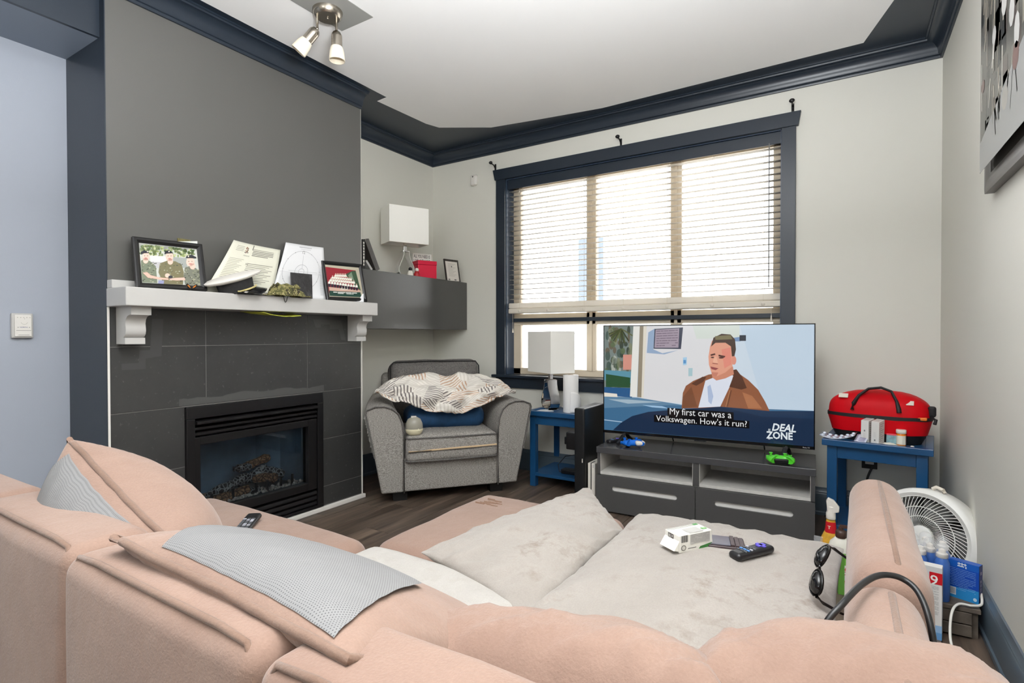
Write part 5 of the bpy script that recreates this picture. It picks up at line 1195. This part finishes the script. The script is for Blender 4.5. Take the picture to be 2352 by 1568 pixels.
def clear_mat():
    n = NT('clear_plastic'); n.b.inputs['Base Color'].default_value = (.9, .92, .94, 1); n.b.inputs['Roughness'].default_value = .15
    tr = n.n('ShaderNodeBsdfTransparent'); mx = n.n('ShaderNodeMixShader'); mx.inputs[0].default_value = .22
    n.l(tr.outputs[0], mx.inputs[1]); n.l(n.b.outputs[0], mx.inputs[2]); n.l(mx.outputs[0], n.out.inputs[0]); return n.m
bc_ = clear_mat()
bottles = []
first = None
for i, (x, y) in enumerate(((.316, 2.578), (.283, 2.624), (.250, 2.576), (.330, 2.675), (.278, 2.695), (.232, 2.655))):
    labs = ['blue bottle with clear cap nearest the blue carton, front right of the pack', 'blue bottle with clear cap in the very middle of the bottle pack', 'blue bottle with clear cap right behind the white carton, front left of pack',
            'blue bottle with clear cap at the back right of the pack', 'blue bottle with clear cap at the rear of the pack, before the fan hub', 'blue bottle with clear cap nearest the sofa arm, left of the pack']
    if first is None:
        first = thing('spray_bottle', labs[0], 'bottle', (x, y, CRZ), 0, 'pack of blue bottles on the wooden crate')
        MB().lathe([(0, 0), (.0225, 0), (.0248, .004), (.0248, .12), (.023, .145), (.017, .158), (.015, .162), (0, .162)], n=24).build('body', bb_, first, smooth=50, local=True)
        MB().lathe([(.016, .161), (.018, .163), (.018, .176), (.012, .180), (.011, .19), (.004, .194), (0, .194)], n=20).build('nozzle', whp, first, smooth=50, local=True)
        MB().lathe([(.0205, .161), (.0215, .164), (.0215, .188), (.019, .204), (.012, .212), (0, .214)], n=24, capped=False).build('cap', bc_, first, smooth=60, local=True)
        t = first
    else:
        t = copy_tree(first); t.location = (x, y, CRZ); t['label'] = labs[i]
    bottles.append(t)
t, face = carton('supply_box', 'tall white carton with red number 9 tab and grey print standing by the sofa arm', 'box', (.247, 2.512, 0), -9, .125, .040, .265, cw)
P = face('front'); P.rect(0, 0, 1, .075, (206, 206, 206)); P.rect(.0, .075, 1, .2, (196, 197, 200)); P.rect(.70, .075, 1, .235, (206, 24, 36), 2)
Pm = P
a = P.p(.92, .125, 4); A = P.p(.78, .125, 4) - a; P.mb.text('6', P.p(.90, .115, 4), A, P.V, .022, (240, 236, 232), .01)
P.mb.text('surgitube'[:7], P.p(.66, .115, 4), P.p(.1, .115, 4) - P.p(.66, .115, 4), P.V, .06, (196, 30, 40), .008)
rr = random.Random(5)
for k in range(24): P.scribble(.28, .27 + k * .0175, .92 - .2 * (k % 4 == 3), .27 + k * .0175, .006, (168, 166, 164), rr, 1, .1, 5)
P.poly([(0, .84), (1, .80), (1, 1), (0, 1)], (150, 186, 222), 1); P.poly([(0, .92), (1, .90), (1, 1), (0, 1)], (104, 156, 208), 2); P.rect(.40, .9, .56, 1, (196, 26, 40), 3)
P.text('RA', .36, .76, .56, .765, (206, 40, 48), 3, .02)
for k in range(3): P.rect(.36, .785 + k * .014, .66 - .05 * k, .79 + k * .014, (160, 164, 170), 3)
P.build('front_print', t)
P = face('right'); P.rect(0, 0, 1, 1, (220, 220, 220)); P.build('side_print', t)
t, face = carton('supply_box', 'bright blue carton with white print next to the bottles by the right wall', 'box', (.392, 2.632, CRZ), -24, .092, .035, .142, mat('blue_card', (22, 84, 176), .35))
P = face('front'); P.rect(0, 0, 1, .17, (20, 92, 186)); P.rect(0, .17, 1, .8, (14, 72, 176), 1); P.poly([(0, .72), (1, .66), (1, 1), (0, 1)], (40, 140, 206), 2)
for k in range(13): P.scribble(.05 + .04 * (k % 2), .2 + k * .045, .9, .215 + k * .045, .008, (150, 190, 232), rr, 3, .15, 4)
P.rect(.06, .72, .26, .92, (226, 228, 230), 4)
for k in range(7): P.rect(.08 + k * .024, .74, .09 + k * .024, .9, (60, 70, 90), 5)
P.ell(.88, .9, .06, .045, (200, 220, 236), 4); P.rect(.3, .04, .6, .065, (226, 232, 240), 4); P.rect(.34, .02, .37, .09, (226, 232, 240), 5); P.rect(.44, .02, .47, .1, (226, 232, 240), 5); P.rect(.54, .02, .57, .09, (226, 232, 240), 5); P.rect(.3, .1, .52, .13, (226, 232, 240), 4); P.rect(.56, .1, .6, .15, (226, 232, 240), 4)
P.build('front_print', t)
P = face('right'); P.rect(0, 0, 1, 1, (60, 70, 130)); P.scribble(.5, .1, .5, .9, .3, (200, 190, 200), rr, 2, .2, 10); P.build('side_print', t)
cord('extension_lead', 'white cord curving over the floor from the right wall past the crate', [(.437, 2.62, .15), (.43, 2.57, .13), (.40, 2.55, .125), (.36, 2.54, .125), (.335, 2.50, .10), (.325, 2.44, .03), (.335, 2.35, .006), (.36, 2.24, .005), (.385, 2.12, .005), (.405, 1.96, .005), (.41, 1.7, .005)], .0045, wht)
# bottles left of the sofa arm
clean = thing('spray_cleaner', 'yellow and red spray bottle with white trigger head by the right blue table', 'bottle', (-.055, 3.03, 0))
c = Vector((-.055, 3.03, 0))
MB().lathe([(0, 0), (.044, 0), (.046, .006), (.046, .09), (.042, .125), (.026, .165), (.021, .20), (.019, .222), (0, .222)], c, n=28, sy=.7).build('body', mat('yellow_label', (224, 170, 60), .35, var=(30, .25)), clean, smooth=50)
MB().lathe([(.0272, .158), (.0232, .185), (.0215, .21)], c, n=28, sy=.8, capped=False).build('red_label', mat('red_label', (206, 30, 40), .4), clean, smooth=60)
MB().lathe([(.0465, .03), (.0465, .085), (.0445, .105)], c, n=28, sy=.72, capped=False).build('grey_label', mat('grey_label', (120, 122, 130), .4, var=(60, .5)), clean, smooth=60)
MB().lathe([(.02, .222), (.021, .226), (.021, .25), (.017, .262), (.017, .285), (0, .286)], c, n=20).prism([(-.015, .262), (.012, .255), (.034, .262), (.036, .285), (.012, .315), (-.012, .325), (-.02, .31)], c + Vector((0, -.013, 0)), (1, 0, 0), (0, 0, 1), (0, .026, 0)).build('trigger_head', whp, clean, smooth=50, bevel=.003)
mb = MB(); mb.text('T', c + Vector((-.013, -.0185, .178)), (1, -.15, 0), (0, 0, 1), .013, (236, 226, 200), .02); mb.build('lettering', PRINT, clean)
lo = thing('lotion_bottle', 'cream lotion pump bottle with brown cap between spray bottle and sofa arm', 'bottle', (-.008, 2.83, 0)); c = Vector((-.012, 2.83, 0))
MB().lathe([(0, 0), (.05, 0), (.054, .008), (.055, .10), (.052, .15), (.042, .185), (.026, .202), (.022, .208), (0, .208)], c, n=32, sy=.62).build('body', mat('lotion_cream', (226, 222, 210), .35), lo, smooth=50)
brn = mat('pump_brown', (74, 52, 44), .35); MB().lathe([(.021, .206), (.022, .21), (.0215, .232), (.017, .238), (.010, .24), (.010, .252), (.0, .252)], c, n=20).box(c.x - .006, c.x + .03, c.y - .007, c.y + .007, .25, .262).build('pump', brn, lo, smooth=40)
P = Pic([(0, 0), (1, 0), (1, 1), (0, 1)], (c.x - .04, c.y - .0345, .15), (.08, 0, 0), (0, 0, -.09)); P.text('Aveeno', .12, .22, .92, .22, (40, 40, 40), 1, .005); P.text('Daily', .12, .42, .45, .42, (90, 90, 90), 1)
for k in range(4): P.rect(.12, .5 + k * .09, .8, .525 + k * .09, (140, 138, 130))
P.build('lettering', lo)
t, face = carton('bandage_box', 'green and white bandage carton squeezed against the sofa arm', 'box', (.004, 2.72, 0), 8, .055, .042, .165, mat('green_card', (96, 150, 60), .4))
P = face('front'); P.rect(.42, .0, 1, 1, (232, 230, 226)); P.rect(.42, 0, 1, .22, (110, 176, 60), 2)
q0 = P.p(.86, .98, 3); q1 = P.p(.86, .25, 3); P.mb.text('BAND-AID', q0, q1 - q0, -P.U, (q1 - q0).length, (198, 24, 36), .03, 0, 1.3); P.build('front_print', t)
wc_ = thing('white_cardlet', 'small clear and white packet on the floor left of the spray bottle', 'packet', (-.105, 3.0, 0)); MB().box(-.125, -.088, 2.995, 3.01, 0, .10).build('card', cw, wc_); MB().box(-.125, -.088, 2.994, 3.011, .10, .135).build('clear_top', bc_, wc_)
# ------------------------------------------------------------------ sofa
so_ = thing('sofa', 'beige suede sectional sofa seen from behind its back, with right arm', 'sofa', (-1.1, .9, 0))
def S_(nm, m, a, r=.04, bulge=(0, 0, 0), par=so_, k=8, wob=.004, seed=0, M=None):
    return MB().soft(*a, r, bulge, k, wob, seed, M=M).build(nm, m, par, smooth=75)
BZ = .735
for i, (a, b) in enumerate(((-2.30, -1.722), (-1.718, -1.172), (-1.168, -.602), (-.598, -.02))):
    s = S_('back_section', sofam, (a, b, .392 - .008 * i, .535, .06, BZ), .035, (.0, .012, .004), seed=i)
    yb = .392 - .008 * i
    MB().tube([(a + .012, yb + .017, .35), (a + .010, yb + .010, BZ - .04), (a + .035, yb + .017, BZ - .002), (a + .10, yb + .019, BZ + .001), ((a + b) / 2, yb + .017, BZ + .002), (b - .10, yb + .019, BZ + .001), (b - .035, yb + .017, BZ - .002), (b - .010, yb + .010, BZ - .04), (b - .012, yb + .017, .35)], [.001, .003, .0048, .0055, .0055, .0055, .0048, .003, .001], 8).build('piping', sofam2, s, smooth=60)
S_('seat_base', sofam, (-2.30, -.03, .50, 1.25, .06, .27), .03)
S_('seat_cushion', sofam, (-2.28, -1.335, .56, 1.27, .27, .445), .06, (.0, .015, .02), seed=5)
S_('seat_cushion', coverw, (-1.33, -.665, .56, 1.27, .27, .440), .06, (.0, .01, .02), seed=6)
S_('seat_cushion', coverw, (-.66, -.04, .56, 1.27, .27, .440), .06, (.0, .01, .02), seed=7)
for i, (y0, y1, zt) in enumerate(((1.125, 1.86, .712), (.45, 1.12, .70))):
    s = S_('arm', sofam, ((.014, .004)[i], (.134, .110)[i], y0, y1, .06, zt), .056, (.014, .01, .0), seed=11 + i)
    px = (.082, .066)[i]
    MB().tube([(px, y0 - .004, zt - .10), (px, y0 + .012, zt - .03), (px, y0 + .05, zt - .002), (px, (y0 + y1) / 2, zt + .002), (px, y1 - .06, zt - .002), (px, y1 - .016, zt - .03), (px + .002, y1 + .004, zt - .10), (px + .002, y1 + .006, .2)], .0055, 8).build('piping', sofam2, s, smooth=60)
ot = thing('ottoman', 'beige suede ottoman with scratch marks pushed against the sofa front', 'ottoman', (-.7, 1.65, 0))
S_('cushion', sofam, (-1.365, -.70, 1.285, 1.975, .06, .42), .05, (.004, .006, .012), ot, seed=21); S_('cushion', sofam, (-.695, -.03, 1.285, 1.97, .06, .42), .05, (.004, .006, .012), ot, seed=22)
mb = MB(); rr = random.Random(31)
for k in range(9):
    x, y = -1.30 + rr.uniform(0, .08), 1.84 + rr.uniform(-.05, .05); mb.box(x, x + rr.uniform(.03, .06), y, y + .003, .424, .4305)
tag(mb.build('scratch_marks', mat('scratch_brown', (150, 122, 104), .9), ot), kind='stuff')
PSIDE = {}
def pillow(name, label, cat, q, T, m, bulge_pow=.5, T2=None, nu=44, nv=36, crease=.006, seed=0, pipe=sofam2, panel=None, sag=None, group=None, edge=0.0, pr=.007, pinch=.05):
    """q: seam corners tl, tr, br, bl in space; front side faces -(u x v)"""
    t = thing(name, label, cat, tuple(sum((Vector(p) for p in q), Vector()) / 4), group=group)
    tl, tr_, br, bl = map(Vector, q); nrm = (tr_ - tl).cross(bl - tl).normalized(); T2 = T if T2 is None else T2
    def mid(u, v):
        p = tl.lerp(tr_, u).lerp(bl.lerp(br, u), v); cen = (tl + tr_ + br + bl) / 4
        e = 1 - pinch * (4 * (u - .5) ** 2) * (1 - 4 * (v - .5) ** 2) * 0 
        # seams bow slightly inwards between the corners
        bow = pinch * ((1 - (2 * u - 1) ** 2) * abs(2 * v - 1) ** 3 + (1 - (2 * v - 1) ** 2) * abs(2 * u - 1) ** 3)
        p = p + (p - cen) * -bow
        if sag: p = p + Vector(sag(u, v))
        return p
    def thick(u, v):
        a = max(0, 1 - abs(2 * u - 1) ** 2.6); b = max(0, 1 - abs(2 * v - 1) ** 2.6); return (a * b) ** bulge_pow
    def side(sg, TT, u, v, off=0):
        w = crease * (mnoise.noise(Vector((u * 5 + seed, v * 5, seed))) + .6 * mnoise.noise(Vector((u * 13 + seed, v * 11, seed + 3))))
        ed = min(u, 1 - u, v, 1 - v); w += crease * 1.1 * math.exp(-ed / .10) * math.sin((u - v) * 46 + seed + 4 * mnoise.noise(Vector((u * 6, v * 6, seed)))) * min(1, ed / .03)
        return mid(u, v) + nrm * sg * (TT * thick(u, v) + w * (thick(u, v) > .05) + off)
    mb = MB(); cu = lambda i, n: .5 - .5 * math.cos(math.pi * i / n)
    mb.sheet(lambda u, v: side(-1, T, cu(u, 1), cu(v, 1)), nu, nv); mb.sheet(lambda u, v: side(1, T2, cu(1 - u, 1), cu(v, 1)), nu, nv)
    b = mb.build('body', m, t, smooth=80)
    if pipe:
        N = 24; ring = [mid(i / N, 0) for i in range(N)] + [mid(1, i / N) for i in range(N)] + [mid(1 - i / N, 1) for i in range(N)] + [mid(0, 1 - i / N) for i in range(N)]
        ring = [p + Vector([.0025 * mnoise.noise(p * 24 + Vector((k, 0, seed))) for k in range(3)]) for p in ring]
        MB().tube(ring, pr, 8, closed=True).build('piping', pipe, t, smooth=70)
    if panel:
        sgn, fnp = panel; L1 = (tr_ - tl).length; L2 = (bl - tl).length
        cs_ = lambda v: .5 - .5 * math.cos(math.pi * v)
        MB().sheet(lambda u, v: side(sgn, (T if sgn < 0 else T2) * 1.05, *fnp(cs_(u), cs_(v)), .004), 64, 64, uvf=lambda u, v: (fnp(cs_(u), cs_(v))[0] * L1, fnp(cs_(u), cs_(v))[1] * L2)).build('breathable_panel', perfm, t, smooth=80)
    return t
# back cushions
pillow('back_cushion', 'upright beige back cushion with silver perforated panel at the left end of the sofa', 'cushion',
       ((-1.655, .555, .860), (-1.185, .56, .70), (-1.22, .66, .40), (-1.80, .66, .50)), .14, sofam, T2=.17, seed=1, panel=(-1, lambda u, v: (.10 + .87 * u, .006 + .89 * v)), crease=.002)
pillow('back_cushion', 'beige back cushion with large silver perforated panel lying over the sofa back', 'cushion',
       ((-1.085, .425, .765), (-.49, .425, .742), (-.46, .90, .48), (-1.17, .82, .51)), .05, sofam, T2=.092, seed=2, panel=(1, lambda u, v: (.20 - .15 * v + .74 * u, .006 + .47 * v)), crease=.002)
pillow('back_cushion', 'plump beige back cushion at the bottom centre, in front of the white seat covers', 'cushion',
       ((-.68, .555, .60), (-.11, .64, .700), (-.10, .95, .45), (-.66, .88, .40)), .11, sofam, T2=.12, bulge_pow=.42, seed=3, crease=.011)
pillow('back_cushion', 'plump beige back cushion slumped over the rear of the right sofa arm', 'cushion',
       ((-.185, .66, .67), (.215, .78, .665), (.235, 1.07, .51), (-.16, .98, .45)), .12, sofam, T2=.13, bulge_pow=.42, seed=4, crease=.011)
# loose cover cushions on the ottoman
pillow('floor_cushion', 'cream plush cushion with a pointed far corner on the ottoman', 'cushion',
       ((-1.10, 1.24, .455), (-.885, 2.03, .49), (-.645, 1.76, .45), (-.63, 1.10, .43)), .05, coverm, T2=.062, bulge_pow=.42, seed=5, pipe=None, crease=.008)
pillow('floor_cushion', 'large stained cream plush cushion holding a carton, wallet and remote', 'cushion',
       ((-.655, 1.08, .44), (-.66, 1.97, .44), (.0, 1.96, .45), (-.0, 1.10, .45)), .05, coverm, T2=.09, bulge_pow=.34, seed=6, pipe=None, crease=.007)
# ------------------------------------------------------------------ things on the sofa
from mathutils.bvhtree import BVHTree
bpy.context.view_layer.update()
def rest(x, y, names, rad=.03):
    """height of the upholstery under (x, y)"""
    zs = []
    for o in bpy.data.objects:
        if o.type == 'MESH' and o.name in names:
            M = MOF[o.name]; t = BVHTree.FromPolygons([M @ v.co for v in o.data.vertices], [tuple(p.vertices) for p in o.data.polygons])
            for dx, dy in ((0, 0), (rad, 0), (-rad, 0), (0, rad), (0, -rad)):
                h = t.ray_cast(Vector((x + dx, y + dy, 2)), Vector((0, 0, -1)))
                if h[0]: zs.append(h[0].z)
    return max(zs)
CUSH = [c.name for o in bpy.data.objects if o.name.startswith('floor_cushion') for c in o.children]
SEAT = [c.name for c in so_.children if c.name.startswith('seat_cushion')]
CZ = rest(-.39, 1.62, CUSH, .045) - .004
t = thing('juice_carton', 'small white drink carton with green print lying on the stained cream cushion', 'carton', (-.39, 1.62, CZ), R_(56))
cwm = mat('carton_white', (228, 226, 218), .45)
w, d, h = .128, .062, .052
bm_v = [(-w / 2, -d / 2, 0), (w / 2, -d / 2, 0), (w / 2, d / 2, 0), (-w / 2, d / 2, 0), (-w / 2, -d / 2, h), (w / 2 - .006, -d / 2, h), (w / 2 - .006, d / 2, h), (-w / 2, d / 2, h)]
MB().add(bm_v, [(3, 2, 1, 0), (4, 5, 6, 7), (0, 1, 5, 4), (1, 2, 6, 5), (2, 3, 7, 6), (3, 0, 4, 7)]).build('box', cwm, t, bevel=.003, local=True)
MB().prism([(0, 0), (0, .030), (-.020, .004)], (-w / 2, -d / 2, .006), (1, 0, 0), (0, 0, 1), (0, d, 0)).build('end_fold', cwm, t, bevel=.0015, local=True)
Wm = MOF[t.name]
P = Pic([(0, 0), (1, 0), (1, 1), (0, 1)], Wm @ Vector((-w / 2, d / 2, h + .0007)), Wm.to_3x3() @ Vector((w - .006, 0, 0)), Wm.to_3x3() @ Vector((0, -d, 0)))
P.rect(.0, .1, .8, .14, (150, 150, 146)); P.rect(.0, .22, .78, .25, (150, 150, 146)); P.rect(.8, .06, .95, .24, (70, 140, 70)); P.rect(.8, .62, .95, .82, (90, 160, 80)); P.ell(.875, .72, .04, .06, (170, 200, 150), 2); P.rect(.32, .40, .76, .98, (176, 174, 170), 1)
P.build('top_print', t)
P = Pic([(0, 0), (1, 0), (1, 1), (0, 1)], Wm @ Vector((-w / 2, -d / 2 - .0007, h)), Wm.to_3x3() @ Vector((w - .004, 0, 0)), Wm.to_3x3() @ Vector((0, 0, -h)))
for k in range(9): P.rect(.06 + k * .022, .04, .07 + k * .022 + (.008 if k % 3 == 0 else 0), .42, (60, 60, 60))
P.rect(.32, .05, .92, .6, (182, 180, 176)); rr = random.Random(3)
for k in range(7): P.scribble(.34, .1 + k * .07, .9, .1 + k * .07, .02, (140, 138, 134), rr, 2, .1, 6)
P.ell(.12, .72, .075, .16, (120, 118, 110)); P.ell(.12, .72, .05, .11, (206, 204, 196), 2); P.rect(.25, .78, .5, .82, (90, 90, 86)); P.poly([(.55, 1), (.62, .8), (.98, .7), (.98, 1)], (52, 120, 52), 1)
P.build('side_print', t)
P = Pic([(0, 0), (1, 0), (1, 1), (0, 1)], Wm @ Vector((-w / 2 - .0008, d / 2, h)), Wm.to_3x3() @ Vector((0, -d, 0)), Wm.to_3x3() @ Vector((0, 0, -h)))
P.rect(.25, .08, .62, .36, (70, 62, 58)); P.rect(.3, .13, .36, .31, (220, 218, 210), 2); P.rect(.42, .13, .46, .31, (220, 218, 210), 2); P.rect(.52, .13, .57, .26, (220, 218, 210), 2); P.build('end_print', t)
wl_ = thing('wallet', 'open dark brown leather wallet beside the drink carton on the cushion', 'wallet', (-.30, 1.69, rest(-.30, 1.69, CUSH, .04) - .003), R_(14))
lea = mat('brown_leather', (62, 48, 50), .38, bump=(60, .3)); MB().soft(-.052, .052, -.042, .042, 0, .010, .004, k=3).build('cover', lea, wl_, smooth=60, local=True)
MB().soft(-.045, .012, -.036, .036, .009, .0135, .002, k=2).build('card_window', mat('slate_leather', (80, 78, 90), .3), wl_, smooth=60, local=True)
for k in range(3): MB().box(.012 + k * .013, .023 + k * .013, -.038, .038, .009, .0155 - k * .0018).build('card_slot', lea, wl_, bevel=.001, local=True)
remote('black remote with purple pad in front of the wallet on the stained cushion', (-.222, 1.645, rest(-.222, 1.645, CUSH, .05) - .003), -32, .145, .042, .022, True, seed=2)
remote('black many-keyed remote lying on the seat behind the upright cushion', (-1.74, 1.075, rest(-1.74, 1.075, SEAT, .05) - .002), 40, .17, .05, .02, False, (4, 0), 8, seed=6)
sg_ = thing('sunglasses', 'black wraparound sunglasses standing against the right side of the cushion', 'sunglasses', (-.045, 1.50, .55))
lens = mat('dark_lens', (10, 10, 12), .05); bk2 = mat('gloss_black', (14, 14, 15), .12)
g0 = Vector((-.052, 1.475, .56)); gu = Vector((-.02, -.10, -.10)).normalized(); gn = Vector((-.75, -.62, .22)).normalized(); gv = gn.cross(gu).normalized(); gn = gu.cross(gv)
gl = lambda a, b, c=0: g0 + gu * a + gv * b + gn * c
for s_ in (-1, 1):
    mb = MB(); N = 18; vs = []
    for k, rr_ in ((0, 0), (1, .6), (2, 1)):
        for i in range(N):
            an = 2 * math.pi * i / N; vs.append(gl(s_ * .034 + .031 * rr_ * math.cos(an), .021 * rr_ * math.sin(an) * (1 + .15 * math.cos(an) * s_), .012 * (1 - rr_ ** 2) - .25 * abs(s_ * .034 + .031 * rr_ * math.cos(an)) ** 2 * 8))
    fs = [(k * N + i, k * N + (i + 1) % N, (k + 1) * N + (i + 1) % N, (k + 1) * N + i) for k in range(2) for i in range(N)]
    mb.add(vs, fs).build('lens', lens, sg_, smooth=80, solid=.002)
    MB().tube([vs[2 * N + i] for i in range(N)], .0028, 6, closed=True).build('rim', bk2, sg_, smooth=60)
    MB().tube([gl(s_ * .066, 0, -.01), gl(s_ * .070, -.002, -.03), gl(s_ * .066, -.004, -.08), gl(s_ * .05, -.02, -.115)], [.0045, .004, .003, .002], 6).build('temple', bk2, sg_, smooth=60)
MB().tube([gl(-.006, .006, 0), gl(0, .009, .004), gl(.006, .006, 0)], .003, 6).build('bridge', bk2, sg_, smooth=60)
cord('charging_cable', 'black cable looped over the right sofa arm at its seam', [(-.045, .90, .58), (-.028, .93, .67), (.0, .965, .708), (.028, 1.04, .716), (.055, 1.09, .716), (.085, 1.105, .710), (.106, 1.085, .695), (.118, 1.05, .65), (.124, 1.02, .55), (.130, .99, .40), (.135, .97, .2)], .005, blackpl, 'cable')
st = thing('black_strap', 'short black strap end curling up from the white seat cover', 'strap', (-.27, 1.12, .46)); MB().tube([(-.272, 1.12, .462), (-.262, 1.10, .478), (-.244, 1.085, .477), (-.232, 1.075, .465)], .004, 6, sq=.5).build('strap', blackpl, st, smooth=60)
